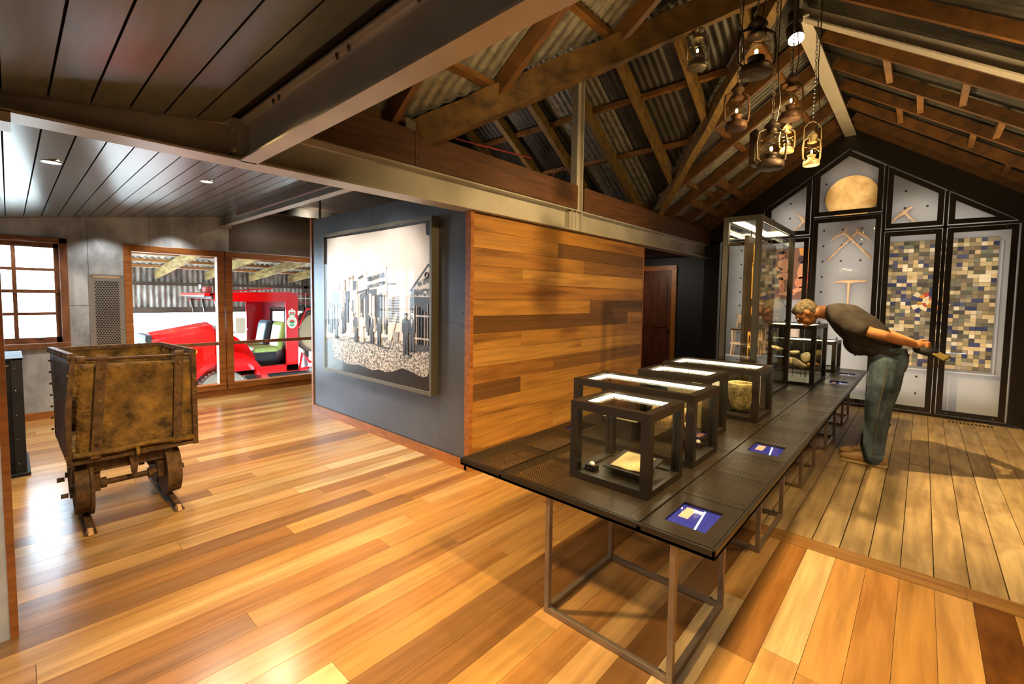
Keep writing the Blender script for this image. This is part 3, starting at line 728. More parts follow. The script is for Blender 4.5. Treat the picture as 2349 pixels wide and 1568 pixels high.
for j in range(nz):
    i = 0; z0 = QZ0+j*dz
    while i < nx:
        wd = random.choice([1, 1, 1, 1, 1.0, 2]) if i < nx-1 else 1
        x0 = QX0+i*dx; x1 = x0+dx*wd; h = dz
        cx, cz_ = (x0+x1)/2, z0+dz/2
        if (cx-mcx)**2+(cz_-mcz)**2 > mr**2:
            jit = random.uniform(-.006, .006)
            allp.append((x0+.001, z0+.001+jit*.3, min(x1, QX1)-.001, z0+h-.001+jit*.3))
        i += int(wd)
random.shuffle(allp)
for k, (a, b, c, d) in enumerate(allp):
    if k < 296: piece('patch', random.choice(pmesh), (a, QY-.0035-random.random()*.002, b), (c, QY, d), quilt)
rest = {}
for a, b, c, d in allp[296:]:
    rest.setdefault(random.randrange(4), G()).box((a, QY-.004, b), (c, QY, d))
gs = G(); me_mats = []
idx = []
for k, gg in rest.items():
    pass
allr = allp[296:]
for a, b, c, d in allr: gs.box((a, QY-.004, b), (c, QY, d))
me = gs.mesh('small_patches')
for m in QM: me.materials.append(m)
r_ = random.Random(3)
for q in range(len(allr)):
    mi = r_.randrange(len(QM))
    for f in range(6): me.polygons[q*6+f].material_index = mi
obm('small_patches', me, QM[0], quilt, kind='stuff')
for ring, (ra, rb_, n) in enumerate(((.0,.055,6),(.055,.085,8),(.085,.135,14),(.135,.20,18))):
    for k in range(n):
        t0 = 2*math.pi*k/n+ring*.2; t1 = 2*math.pi*(k+1)/n+ring*.2
        pts = [(mcx+ra*math.cos(t0), mcz+ra*math.sin(t0)), (mcx+rb_*math.cos(t0), mcz+rb_*math.sin(t0)), (mcx+rb_*math.cos(t1), mcz+rb_*math.sin(t1)), (mcx+ra*math.cos(t1), mcz+ra*math.sin(t1))]
        if ra == 0: pts = pts[1:3]+[(mcx, mcz)]
        m = [QR[2], QR[1], QR[2]][k % 3] if ring == 0 else [QR[1],QR[3],QR[5],QR[0],QR[2],QR[4]][(k*5+k//3) % 6] if ring == 1 else [QR[2],QR[3],QR[0],QR[2],QR[5],QR[1],QR[3]][(k*3) % 7] if ring == 2 else [QM[2],QM[0],QR[2],QM[7],QR[3],QM[4],QM[1]][(k*2) % 7]
        ob('medallion_patch', G().prism(pts, 'y', QY-.006, QY), m, quilt)

# ---- tools, disc, painting, chair
disc = ob('round_disc', G().cyl((-.855,8.33,3.03),(-.855,8.36,3.03),.315,n=64).cyl((-.855,8.325,3.03),(-.855,8.33,3.03),.014,n=16), mat('hammered_brass_disc', '#b8863c', '#dcae62', sc=(7,7,7), rough=.45, metal=.15), smooth=False, label='large round tan disc in the peaked top pane of the show case', cat='disc')
auto_smooth(disc)
def pick(label, head, butt, tip, hend, d=8.38):
    """pickaxe: head centre, butt end, point, end of the handle (x,z)"""
    t = thing('pickaxe', label, 'pickaxe', (head[0], d, head[1]), group='pickaxes on pegs in the show case')
    h = Vector((head[0], d, head[1])); b = Vector((butt[0], d, butt[1])); q = Vector((tip[0], d, tip[1])); e_ = Vector((hend[0], d-.012, hend[1]))
    pts = [b, (b+h)/2+(h-e_).normalized()*.006, h, (h+q)/2+(h-e_).normalized()*.015, q]
    ob('head', G().tube(pts, .02, 6, rs=[.017,.021,.027,.017,.005]), M['pale'], t)
    hd = (h-e_).normalized()
    ob('handle', G().tube([h+hd*.03, h, (h*2+e_)/3, (h+e_*2)/3, e_], .018, 8, rs=[.026,.022,.015,.014,.019]), M['pale'], t, smooth=True)
    ob('peg', G().cyl(((h.x*2+e_.x)/3, d-.02, (h.z*2+e_.z)/3-.02), ((h.x*2+e_.x)/3, YB, (h.z*2+e_.z)/3-.02), .01, n=10), M['chrome'], t)
pick('pale pickaxe of the crossed pair whose handle runs down to the right', (-.918,2.53), (-.888,2.585), (-1.088,2.41), (-.577,2.124), 8.35)
pick('pale pickaxe of the crossed pair whose handle runs down to the left', (-.767,2.533), (-.788,2.585), (-.595,2.375), (-1.115,2.125), 8.40)
pick('pale pickaxe hung upright below the crossed pair', (-.833,1.80), (-.622,1.805), (-1.04,1.785), (-.833,1.3))
pick('pale pickaxe in the sloping pane right of the round disc', (-.255,2.751), (-.175,2.821), (-.389,2.619), (-.105,2.56))
pick('pale pickaxe in the sloping pane left of the round disc', (-1.444,2.747), (-1.40,2.71), (-1.556,2.873), (-1.58,2.60))
pt = thing('painting', 'painting of two bare figures behind the tall glass case', 'painting', (-1.6, 8.43, 1.53))
def flat(nm, pts, m, dy, par): return ob(nm, G().prism(pts, 'y', dy, dy+.002), m, par)
P_ = {k: mat('paint_'+k, v, rough=.5) for k, v in dict(bg='#7a4a2c', sk='#d08a5c', sk2='#c8784a', red='#b8302c', ora='#d88a30', hair='#3a2018', dk='#3a2a20', gr='#6a6a34').items()}
ob('canvas', G().box((-1.9,8.425,1.53),(-1.36,8.44,2.34)), P_['bg'], pt)
flat('paint_orange', [(-1.50,2.34),(-1.36,2.34),(-1.36,1.98),(-1.44,2.05)], P_['ora'], 8.4225, pt)
flat('paint_green', [(-1.9,1.7),(-1.78,1.7),(-1.76,2.0),(-1.9,2.0)], P_['gr'], 8.4225, pt)
flat('paint_red', [(-1.42,1.7),(-1.36,1.7),(-1.36,1.95),(-1.40,1.92)], P_['red'], 8.4225, pt)
def oval(cx, cz_, rx, rz, n=18, a=0): return [(cx+rx*math.cos(2*math.pi*k/n)*math.cos(a)-rz*math.sin(2*math.pi*k/n)*math.sin(a), cz_+rx*math.cos(2*math.pi*k/n)*math.sin(a)+rz*math.sin(2*math.pi*k/n)*math.cos(a)) for k in range(n)]
for cx, cz_, rx, rz, a, k in ((-1.735,2.24,.048,.065,0,'sk2'),(-1.735,2.285,.05,.03,0,'hair'),(-1.70,2.08,.085,.12,.1,'sk'),(-1.78,2.03,.07,.025,-.3,'sk2'),(-1.70,1.90,.10,.06,.1,'sk'),(-1.72,1.77,.045,.13,.15,'sk2'),(-1.64,1.62,.12,.03,.0,'sk'),(-1.46,2.16,.05,.065,.2,'hair'),(-1.44,2.0,.06,.15,-.2,'sk'),(-1.45,1.80,.09,.09,.1,'sk2'),(-1.50,1.68,.12,.035,.4,'sk')):
    flat('paint_figure', oval(cx, cz_, rx, rz, a=a), P_[k], 8.421, pt)
ch = thing('small_chair', 'small rough wooden chair on a shelf behind the tall glass case', 'chair', (-2.3, 8.3, .57))
ob('seat', G().box((-2.40,8.2,1.0),(-2.16,8.38,1.03)), M['pale'], ch)
for x, y in ((-2.385,8.22),(-2.18,8.22),(-2.385,8.36),(-2.18,8.36)): ob('leg', G().tube([(x,y,1.0),(x+.015,y,.78),(x-.01,y,.57)], .014, 6), M['pale'], ch)
for x in (-2.36,-2.19): ob('back_post', G().tube([(x,8.37,1.03),(x+.03,8.39,1.28)], .014, 6), M['pale'], ch)
ob('backrest', G().box((-2.35,8.385,1.12),(-2.15,8.4,1.26)), M['pale'], ch)
ob('stretcher', G().box((-2.40,8.21,.76),(-2.17,8.235,.80)), M['pale'], ch)
cn = thing('canister', 'pale ribbed metal canister standing in the show case behind the stone display', 'canister', (-1.47, 8.32, .03))
ob('body', G().lathe([(.10,.03),(.105,.05),(.105,.5),(.11,.51),(.105,.52),(.105,.9),(.11,.91),(.10,.93),(.09,1.05),(.095,1.08)], (-1.47,8.32,0)), mat('pale_enamel', '#c9ad98', rough=.4), cn, smooth=True)

# ================================================================= DISPLAY TABLE
TZ = .62; TX0, TX1, TY0, TY1 = -1.84, -.498, 1.63, 7.40
tb_ = thing('display_table', 'long low black steel display table with perforated panels running down the hall', 'table', (-1.2, 4.5, 0))
g = G()
for a, b in (((TX0,TY0,.583),(TX1,TY0+.012,TZ)), ((TX0,TY1-.012,.583),(TX1,TY1,TZ)), ((TX0,TY0,.583),(TX0+.012,TY1,TZ)), ((TX1-.012,TY0,.583),(TX1,TY1,TZ))): g.box(a, b)
g.box((TX0,TY0,.583),(TX1,TY0+.05,.60)); g.box((-.80,TY0,.583),(-.775,TY1,.612)); g.box((-1.55,TY0,.583),(-1.53,TY1,.612)); g.box((TX1-.04,TY0,.583),(TX1,TY1,.60)); g.box((TX0,TY0,.583),(TX0+.04,TY1,.60))
ob('edge_frame', g, M['black'], tb_, bevel=.003)
cross = [2.04+.3825*k for k in range(14)]
g = G()
for y in cross: g.box((TX0,y-.006,.585),(TX1,y+.006,.612))
ob('cross_bars', g, M['black'], tb_)
def perf_panel(x0, x1, y0, y1):
    o = ob('perforated_panel', G().add([(x0,y0,TZ-.001),(x1,y0,TZ-.001),(x1,y1,TZ-.001),(x0,y1,TZ-.001)],[(0,1,2,3)]), M['perf'], tb_)
    mrg = .012
    ob('panel_rim', G().box((x0,y0,TZ-.012),(x1,y0+mrg,TZ)).box((x0,y1-mrg,TZ-.012),(x1,y1,TZ)).box((x0,y0+mrg,TZ-.012),(x0+mrg,y1-mrg,TZ)).box((x1-mrg,y0+mrg,TZ-.012),(x1,y1-mrg,TZ)), M['tabletop'], o)
def screen_panel(x0, x1, y0, y1, pic):
    cx, cy = (x0+x1)/2, (y0+y1)/2; a, b, c, d = cx-.083, cx+.078, cy-.105, cy+.11
    o = ob('screen_panel', G().box((x0,y0,TZ-.03),(a,y1,TZ)).box((b,y0,TZ-.03),(x1,y1,TZ)).box((a,y0,TZ-.03),(b,c,TZ)).box((a,d,TZ-.03),(b,y1,TZ)), M['tabletop'], tb_)
    ob('screen', G().box((a,c,TZ-.025),(b,d,TZ-.012)), M['screen'], o)
    ob('screen_glass', G().box((a,c,TZ-.009),(b,d,TZ-.007)), M['glass'], o)
    if pic:
        ob('light_bar', G().add([(cx+.028,c+.01,TZ-.0115),(cx+.036,c+.01,TZ-.0115),(cx+.012,d-.01,TZ-.0115),(cx+.004,d-.01,TZ-.0115)],[(0,1,2,3)]), M['screen_w'], o)
        ob('picture', G().box((a+.02,c+.09,TZ-.012),(a+.06,d-.02,TZ-.0115)), M['screen_p'], o)
ys = [TY0+.012, 2.04]+cross[1:]+[TY1-.012]
for k in range(len(ys)-1):
    a, b = ys[k]+.003, ys[k+1]-.003
    if b-a < .06: continue
    if k in (0, 3, 11, 13): screen_panel(-.782, TX1-.013, a, b, True)
    else: perf_panel(-.782, TX1-.013, a, b)
    if k in (2, 9): screen_panel(TX0+.013, -1.547, a, b, False)
    else: perf_panel(TX0+.013, -1.547, a, b)
k = 0; y = TY0+.012
while y < TY1-.1:
    y2 = min(2.80+.765*k-.0, TY1-.012) if True else 0
    perf_panel(-1.535, -.793, y+.003, y2-.003); y = y2; k += 1
# leg frames
for yy in (1.67, 2.94, 4.21, 5.47, 6.72):
    lf = thing('leg_frame', None, None, (-.96, yy+.31, 0)); lf.parent = tb_; lf.location = Vector((-.96, yy+.31, 0))-tb_.location
    x0, x1, y0, y1, t = -1.277, -.650, yy, yy+.62, .025
    for a, b in ((x0,y0),(x1-t,y0),(x0,y1-t),(x1-t,y1-t)): ob('leg', G().box((a,b,.0),(a+t,b+t,.585)), M['legsteel'], lf, bevel=.002)
    for a, b in (((x0+t,y0,.003),(x1-t,y0+t,.003+t)), ((x0+t,y1-t,.003),(x1-t,y1,.003+t)), ((x0,y0+t,.003),(x0+t,y1-t,.003+t)), ((x1-t,y0+t,.003),(x1,y1-t,.003+t))): ob('floor_rail', G().box(a, b), M['legsteel'], lf, bevel=.002)
    for a, b in ((x0+t+.03,y0+t/2),(x1-t-.03,y0+t/2),(x0+t+.03,y1-t/2),(x1-t-.03,y1-t/2)): ob('screw', G().cyl((a,b,.003+t),(a,b,.034),.007,n=10), M['chrome'], lf)

# ================================================================= GLASS CASES
def case(label, x0, x1, y0, y1, z1, t=.042, led='all', panes=True):
    z0 = TZ+.001
    c = thing('display_case', label, 'display case', ((x0+x1)/2, (y0+y1)/2, z0), group='glass display cases on the long table')
    hz = t*.95
    for a, b in ((x0,y0),(x1-t,y0),(x0,y1-t),(x1-t,y1-t)): ob('post', G().box((a,b,z0+.03),(a+t,b+t,z1-hz)), M['black'], c)
    rl = lambda za, zb, nm: [ob(nm, G().box(a+(za,), b+(zb,)), M['black'], c) for a, b in (((x0,y0),(x1,y0+t)), ((x0,y1-t),(x1,y1)), ((x0,y0+t),(x0+t,y1-t)), ((x1-t,y0+t),(x1,y1-t)))]
    rl(z1-hz, z1, 'top_rail'); rl(z0, z0+.03, 'bottom_rail')
    ob('base_plate', G().box((x0+t,y0+t,z0),(x1-t,y1-t,z0+.022)), M['tabletop'], c)
    e_ = t*.45
    for a, b in (((x0+t,y0+e_),(x1-t,y0+e_+.004)), ((x0+t,y1-e_-.004),(x1-t,y1-e_)), ((x0+e_,y0+t),(x0+e_+.004,y1-t)), ((x1-e_-.004,y0+t),(x1-e_,y1-t))):
        ob('pane', G().box(a+(z0+.03,), b+(z1-hz,)), M['glass'], c)
    ob('top_pane', G().box((x0+t,y0+t,z1-.010),(x1-t,y1-t,z1-.005)), M['glass'], c)
    zl_, zh = z1-.030, z1-.013
    for a, b in (((x0+t,y1-t-.004),(x1-t,y1-t)), ((x0+t,y0+t),(x0+t+.004,y1-t)), ((x0+t,y0+t),(x1-t,y0+t+.004)), ((x1-t-.004,y0+t),(x1-t,y1-t))):
        ob('led_strip', G().box(a+(zl_,), b+(zh,)), M['led'], c)
    return c
case('nearest small cube glass case holding a handwritten letter', -1.265, -.85, 1.845, 2.225, 1.0)
case('second glass case from the near table end, wide and shallow', -1.60, -.85, 2.36, 2.745, 1.004)
case('third glass case from the near table end, before the clay pot case', -1.42, -.945, 2.86, 3.22, 1.025)
case('fourth glass case from the near table end, holding a clay pot', -1.56, -.845, 3.58, 4.01, .997)
case('tall upright glass case with a hanging carved board', -1.29, -1.0, 4.1, 5.40, 2.2)
case('high square glass case under the bending man, with stones on pins', -1.36, -.80, 5.56, 6.33, 1.25)
case('farthest low glass case beside the end wall', -1.40, -.775, 6.88, 7.38, 1.0)

def sensor(x, y, label):
    t = thing('dome_sensor', label, 'sensor', (x, y, TZ+.023), group='white dome sensors in the glass cases')
    ob('body', G().box((x-.028,y-.02,TZ+.0235),(x+.028,y+.02,TZ+.052)), M['black'], t, bevel=.003)
    ob('dome', G().ell((x,y,TZ+.054),(.015,.015,.013)), M['white'], t, smooth=True)
    for k in (-1, 1): ob('switch', G().box((x+.012*k-.003,y-.022,TZ+.03),(x+.012*k+.003,y-.02,TZ+.042)), M['chrome'], t)
sensor(-1.19, 1.93, 'white dome sensor in the near left corner of the letter case')
sensor(-.935, 2.67, 'white dome sensor at the right end of the wide case')
sensor(-1.03, 3.15, 'white dome sensor in the third case from the near end')
ls = thing('letter_stand', 'low black sloping stand under the handwritten letter', 'stand', (-1.0, 2.03, TZ+.02))
ob('foot', G().box((-1.10,1.97,TZ+.023),(-.95,2.12,TZ+.06)), M['black'], ls)
ob('tray', G().prism([(1.93,TZ+.058),(2.15,TZ+.082),(2.15,TZ+.088),(1.93,TZ+.064)], 'x', -1.13, -.915), M['black'], ls)
lt = thing('letter', 'handwritten letter on cream paper in the nearest case', 'letter', (-1.02, 2.04, TZ+.08))
def lz(y): return TZ+.0655+(y-1.93)*.109
def sheet(nm, x0, x1, y0, y1, dz, m, par, n=6):
    v = []; f = []
    for j in range(n+1):
        for i in range(n+1):
            y = y0+(y1-y0)*j/n; xx = x0+(x1-x0)*i/n
            v.append((xx, y, lz(y)+dz+.004*math.sin(i*1.4)*(1 if j < 2 else .3)*(i/n)))
    for j in range(n):
        for i in range(n): f.append((j*(n+1)+i, j*(n+1)+i+1, (j+1)*(n+1)+i+1, (j+1)*(n+1)+i))
    o = ob(nm, G().add(v, f), m, par, smooth=True); s_ = o.modifiers.new('t', 'SOLIDIFY'); s_.thickness = .0008; return o
sheet('page', -1.10, -.945, 1.95, 2.13, .003, M['paper'], lt)
g = G(); rr = random.Random(5)
for r in range(11):
    y = 2.118-r*.0145; x = -1.09+rr.random()*.012
    while x < -.975+rr.random()*.01:
        L = rr.uniform(.005, .015)
        g.add([(x,y,lz(y)+.0068),(x+L,y+rr.uniform(-.002,.002),lz(y)+.0068),(x+L,y+.0018,lz(y)+.0068),(x,y+.0022,lz(y)+.0068)],[(0,1,2,3)]); x += L+rr.uniform(.002,.005)
ob('handwriting', g, M['ink'], lt, kind='stuff')
# wide case: ribbed tan roll, blade on stand
rl_ = thing('rope_coil', 'ribbed tan coil lying in the wide case', 'coil', (-1.1, 2.6, TZ+.02))
ob('stand', G().box((-1.16,2.52,TZ+.0235),(-.98,2.66,TZ+.14)), M['tabletop'], rl_)
for k in range(9): ob('turn', G().torus((-1.16+.022*k, 2.59, TZ+.20), .045+.012*math.sin(k/8*3.14), .013, 'x', 18, 6), mat('tan_rope', '#a08050', rough=.9) if k == 0 else bpy.data.materials['tan_rope'], rl_)
bl = thing('blade', 'pale flat blade on a low rest in the wide case', 'blade', (-1.33, 2.5, TZ+.02))
ob('rest', G().box((-1.40,2.48,TZ+.0235),(-1.26,2.6,TZ+.15)), M['black'], bl)
ob('edge', G().prism([(-1.45,TZ+.152),(-1.22,TZ+.152),(-1.2,TZ+.165),(-1.25,TZ+.175),(-1.42,TZ+.168)], 'y', 2.46, 2.6), M['stone'], bl)
bk = thing('book_panel', 'tan upright panel inside the third case', 'panel', (-1.2, 3.1, TZ+.02))
ob('board', G().box((-1.30,3.08,TZ+.0235),(-1.0,3.1,TZ+.28)), M['paper'], bk)
ob('easel', G().prism([(3.1,TZ+.0235),(3.15,TZ+.0235),(3.1,TZ+.2)], 'x', -1.2, -1.18), M['black'], bk)
po = thing('clay_pot', 'speckled brown clay pot with a pale rim in the fourth case', 'pot', (-1.02, 3.78, TZ+.02))
ob('body', G().lathe([(.06,.04),(.068,.06),(.082,.12),(.09,.2),(.092,.238),(.088,.245),(.08,.243),(.078,.2),(.07,.12),(.05,.06)], (-1.015,3.78,TZ+.0), 32), M['pot'], po, smooth=True)
ob('rim', G().torus((-1.015,3.78,TZ+.242), .086, .006, n=32), mat('pale_rim', '#c8b078', rough=.7), po, smooth=True)
for a in range(3): ob('stand_foot', G().box((-1.09+a*.06,3.72,TZ+.0235),(-1.06+a*.06,3.84,TZ+.04)), M['black'], po)
sh = ob('card', G().box((-1.42,3.86,TZ+.024),(-1.2,3.866,TZ+.22)), M['white'], label='white card standing at the back of the clay pot case', cat='card')
sh2 = ob('card', G().box((-.945,3.87,TZ+.08),(-.90,3.875,TZ+.30)), M['white'], label='narrow white card at the right side of the clay pot case', cat='card')
# hanging board in the tall case
hb = thing('carved_board', 'dark hanging board with gold painted lettering in the tall case', 'board', (-1.15, 4.75, .75))
ob('plank', G().box((-1.165,4.26,.72),(-1.135,5.26,2.06)), mat('dark_board', '#1c140a', '#3a2a14', sc=(3,3,9), rough=.45), hb, bevel=.004)
GOLD = mat('gold_paint', '#b88a34', '#d8b058', sc=(20,20,20), rough=.5)
def text(nm, s, size, loc, rot, m, par, ext=.001, shear=0, sx=1, bold=0):
    cu = bpy.data.curves.new(nm, 'FONT'); cu.body = s; cu.size = size; cu.extrude = ext; cu.shear = shear; cu.resolution_u = 2; cu.offset = bold
    o = bpy.data.objects.new('tmp', cu); COL.objects.link(o)
    dg = bpy.context.evaluated_depsgraph_get(); dg.update(); me = bpy.data.meshes.new_from_object(o.evaluated_get(dg)); bpy.data.objects.remove(o)
    me.materials.clear(); me.materials.append(m)
    R = Matrix.Translation(loc) @ Matrix.Rotation(rot[2], 4, 'Z') @ Matrix.Rotation(rot[1], 4, 'Y') @ Matrix.Rotation(rot[0], 4, 'X') @ Matrix.Diagonal((sx, 1, 1, 1))
    me.transform(R); return obm(nm, me, m, par)
H2 = math.pi/2
text('lettering', '10', .42, (-1.133,4.34,1.52), (H2,0,H2), GOLD, hb, sx=.8)
text('lettering', 'o', .22, (-1.133,4.42,1.36), (H2,0,H2), GOLD, hb)
text('lettering', 'RAIN', .36, (-1.133,4.34,.98), (H2,0,H2), GOLD, hb, sx=.8)
text('lettering', 'J', .2, (-1.133,4.42,1.86), (H2,0,H2), GOLD, hb)
for y in (4.4, 5.12): ob('hook_wire', G().cyl((-1.15,y,2.06),(-1.15,y,2.15),.003,n=6).torus((-1.15,y,2.075),.012,.003,'x',12,5), M['black'], hb)
# stones on pins
def stone(label, c, r, m, pins, rz=0):
    t = thing('stone_specimen', label, 'stone', (c[0], c[1], TZ+.02), group='stone specimens in the glass cases')
    g = G().ell(c, r, 18, 12, Matrix.Rotation(rz, 3, 'Y'))
    g.v = [tuple(Vector(p)+Vector((math.sin(p[0]*60)*.004, math.sin(p[2]*70)*.004, math.sin(p[0]*45+p[1]*30)*.005))) for p in g.v]
    ob('rock', g, m, t, smooth=True)
    for px in pins: ob('pin', G().cyl((px, c[1], TZ+.022), (px, c[1], c[2]-.3*r[2]), .003, n=6), M['black'], t)
stone('long pale stone on a pin at the left of the high case', (-1.235,5.95,.955), (.075,.03,.026), M['stone'], (-1.235,), .1)
stone('pale dish shaped stone on a single tall pin in the high case', (-1.055,5.95,.925), (.05,.04,.022), M['stone'], (-1.065,))
stone('large pale stone on many thin pins low in the high case', (-1.06,6.05,.80), (.125,.05,.042), M['stone'], (-1.16,-1.0,-.965,-.95), .35)
stone('rounded tan stone in the middle of the far low case', (-1.12,7.1,.76), (.06,.05,.07), M['stone'], ())
stone('dark rounded stone at the back of the far low case', (-1.0,7.2,.78), (.06,.05,.08), M['pot'], ())
stone('ochre stone lying at the front of the far low case', (-1.02,7.02,.68), (.075,.04,.03), M['ochre'], ())

# ================================================================= FRAMED PHOTOGRAPH
fp = thing('framed_photograph', 'large framed sepia photograph of a goldfields street on the steel wall', 'picture', (-4.3, 2.58, .6))
fx0, fx1, fz0, fz1 = -5.345, -3.258, .597, 2.216
FR = mat('pewter_frame', '#6a6456', rough=.4, metal=.4)
for a, b in (((fx0,2.53,fz0),(fx0+.03,2.612,fz1)), ((fx1-.03,2.53,fz0),(fx1,2.612,fz1)), ((fx0+.03,2.53,fz1-.03),(fx1-.03,2.612,fz1)), ((fx0+.03,2.53,fz0),(fx1-.03,2.612,fz0+.03))):
    ob('frame_rail', G().box(a, b), FR, fp)
PC = {'P': mat('print_sky', '#d9cfc2', '#efe8de', sc=(1.2,1,1.2), rough=.35), 'K': mat('print_black', '#17130f', '#241e19', sc=(9,9,9), rough=.3),
      'G': mat('print_ground', '#4a4036', '#cfc2b2', sc=(38,38,60), rough=.4, ramp=(.42,.58)), 'L': mat('print_light', '#c9bdae', '#e0d6c8', sc=(9,9,9), rough=.4),
      'D': mat('print_dark', '#2a241f', '#4a4138', sc=(14,14,14), rough=.4), 'M': mat('print_mid', '#8c8276', '#a99e90', sc=(14,14,40), rough=.4)}
pr_ = ob('print', G().box((fx0+.03,2.547,fz0+.03),(fx1-.03,2.60,fz1-.03)), PC['P'], fp)
polys = [('G',[(-5.263,.99),(-5.074,1.031),(-4.62,1.048),(-4.284,1.06),(-3.976,1.083),(-3.694,1.06),(-3.29,1.02),(-3.29,.7),(-5.3,.64)]),
('K',[(-5.278,.989),(-5.176,.969),(-5.107,.767),(-4.912,.745),(-4.779,.72),(-4.573,.742),(-4.427,.733),(-4.263,.714),(-4.15,.74),(-4.019,.725),(-3.893,.746),(-3.733,.8),(-3.617,.785),(-3.505,.765),(-3.406,.75),(-3.327,.771),(-3.29,.874),(-3.29,.63),(-5.312,.63),(-5.308,.987)]),
('K',[(-5.31,2.182),(-3.29,2.182),(-3.29,2.16),(-4.1,2.155),(-5.26,2.16),(-5.27,1.6),(-5.285,1.2),(-5.31,1.0)]),('K',[(-3.368,2.171),(-3.289,2.176),(-3.289,2.037),(-3.359,2.054)]),
('L',[(-3.608,1.538),(-3.324,1.79),(-3.29,1.768),(-3.29,1.491),(-3.608,1.494)]),('D',[(-3.618,1.543),(-3.324,1.795),(-3.29,1.773),(-3.29,1.752),(-3.323,1.769),(-3.58,1.543)]),
('D',[(-3.599,1.491),(-3.29,1.491),(-3.29,1.001),(-3.506,.98),(-3.506,1.178),(-3.598,1.173)]),('M',[(-3.964,1.484),(-3.771,1.498),(-3.772,1.237),(-3.975,1.233)]),
('L',[(-3.771,1.498),(-3.599,1.491),(-3.599,1.239),(-3.772,1.237)]),('L',[(-4.37,1.708),(-4.004,1.788),(-3.984,1.513),(-4.167,1.5),(-4.36,1.573)]),
('D',[(-4.36,1.554),(-4.178,1.572),(-4.173,1.284),(-4.362,1.277)]),('D',[(-4.167,1.5),(-4.037,1.501),(-4.038,1.277),(-4.158,1.272)]),('L',[(-4.55,1.7),(-4.37,1.757),(-4.36,1.573),(-4.563,1.611)]),
('D',[(-4.515,1.51),(-4.372,1.548),(-4.374,1.276),(-4.518,1.296)]),('D',[(-5.15,1.521),(-4.967,1.535),(-4.97,1.361),(-5.154,1.356)]),('M',[(-4.967,1.561),(-4.819,1.561),(-4.811,1.233),(-4.97,1.261)]),
('D',[(-4.819,1.542),(-4.741,1.548),(-4.74,1.236),(-4.811,1.233)]),('D',[(-4.664,1.522),(-4.325,1.579),(-4.325,1.561),(-4.664,1.507)]),('L',[(-4.726,1.677),(-4.563,1.662),(-4.564,1.3),(-4.728,1.3)]),('D',[(-4.657,1.663),(-4.575,1.656),(-4.581,1.561),(-4.659,1.548)]),
('L',[(-3.976,1.056),(-3.861,1.319),(-3.791,1.321),(-3.913,1.049)]),('M',[(-3.882,1.144),(-3.782,1.15),(-3.792,1.047),(-3.872,1.04)]),('D',[(-5.242,1.326),(-5.153,1.37),(-5.145,1.054),(-5.247,1.061)]),('M',[(-5.26,1.45),(-5.15,1.46),(-5.15,1.1),(-5.26,1.1)]),
('D',[(-4.03,1.78),(-4.0,1.79),(-3.98,1.51),(-3.995,1.51)]),('D',[(-3.98,1.62),(-3.83,1.622),(-3.83,1.612),(-3.98,1.61)]),('L',[(-3.50,1.44),(-3.43,1.44),(-3.43,1.34),(-3.50,1.34)]),('D',[(-3.97,1.41),(-3.78,1.42),(-3.78,1.413),(-3.97,1.403)]),('D',[(-3.97,1.35),(-3.78,1.36),(-3.78,1.353),(-3.97,1.343)])]
lay = 0
for k, p in polys:
    lay += 1; y1 = 2.547-.0004*(lay % 24)-.0004
    ob('printed_shape', G().prism(p, 'y', y1, 2.548), PC[k], pr_)
rg = random.Random(11)
def prect(x0, x1, z0, z1, k, lay_):
    ob('printed_detail', G().prism([(x0,z0),(x1,z0),(x1,z1),(x0,z1)], 'y', 2.5374-.00003*lay_, 2.548), PC[k], pr_)
x = -5.24; q = 0
while x < -4.0:                                     # shop fronts: posts, doorways, panes
    w_ = rg.uniform(.012, .05); zb_ = 1.10+.1*rg.random(); zt_ = 1.36+.14*(x+5.24)/1.2+rg.uniform(0, .06)
    prect(x, x+w_, zb_, zt_, rg.choice('DLDMLK'), q % 12); x += w_+rg.uniform(.008, .035); q += 1
for k in range(9): prect(-3.96, -3.78, 1.245+k*.026, 1.25+k*.026, 'D', k)
for k in range(7):                                  # verandah of the shop at the right
    x = -3.58+k*.042; prect(x, x+rg.uniform(.008,.02), 1.05, 1.45-.1*rg.random(), rg.choice('MLKM'), k)
prect(-3.5, -3.3, 1.31, 1.325, 'L', 3); prect(-3.52, -3.3, 1.10, 1.115, 'L', 4); prect(-3.545, -3.525, .98, 1.33, 'L', 5)
for x, z, w_ in ((-5.0,.985,.09),(-4.55,.985,.12),(-4.40,1.0,.08),(-4.2,.985,.13),(-4.08,.97,.12),(-3.62,.93,.05),(-4.7,1.02,.12),(-4.95,1.06,.06)): prect(x, x+w_, z, z+.012, 'D', 2)
for x, z, h_ in ((-5.12,1.52,.05),(-4.99,1.55,.07),(-4.86,1.56,.11),(-4.75,1.6,.1),(-4.68,1.67,.05)): prect(x, x+.03, z, z+h_, 'M', 6)
PPL = [(-5.041,1.291,.992,0),(-4.875,1.363,1.07,0),(-4.592,1.306,.992,0),(-4.469,1.31,.995,1),(-4.327,1.327,1.08,0),(-4.27,1.311,.991,0),(-4.136,1.273,.978,0),(-4.006,1.29,1.113,0),(-3.665,1.337,.938,0),(-3.561,1.34,.97,0),(-4.679,1.355,1.083,1),(-5.168,1.356,1.066,0),(-4.929,1.362,1.08,1),(-5.085,1.29,1.099,0)]
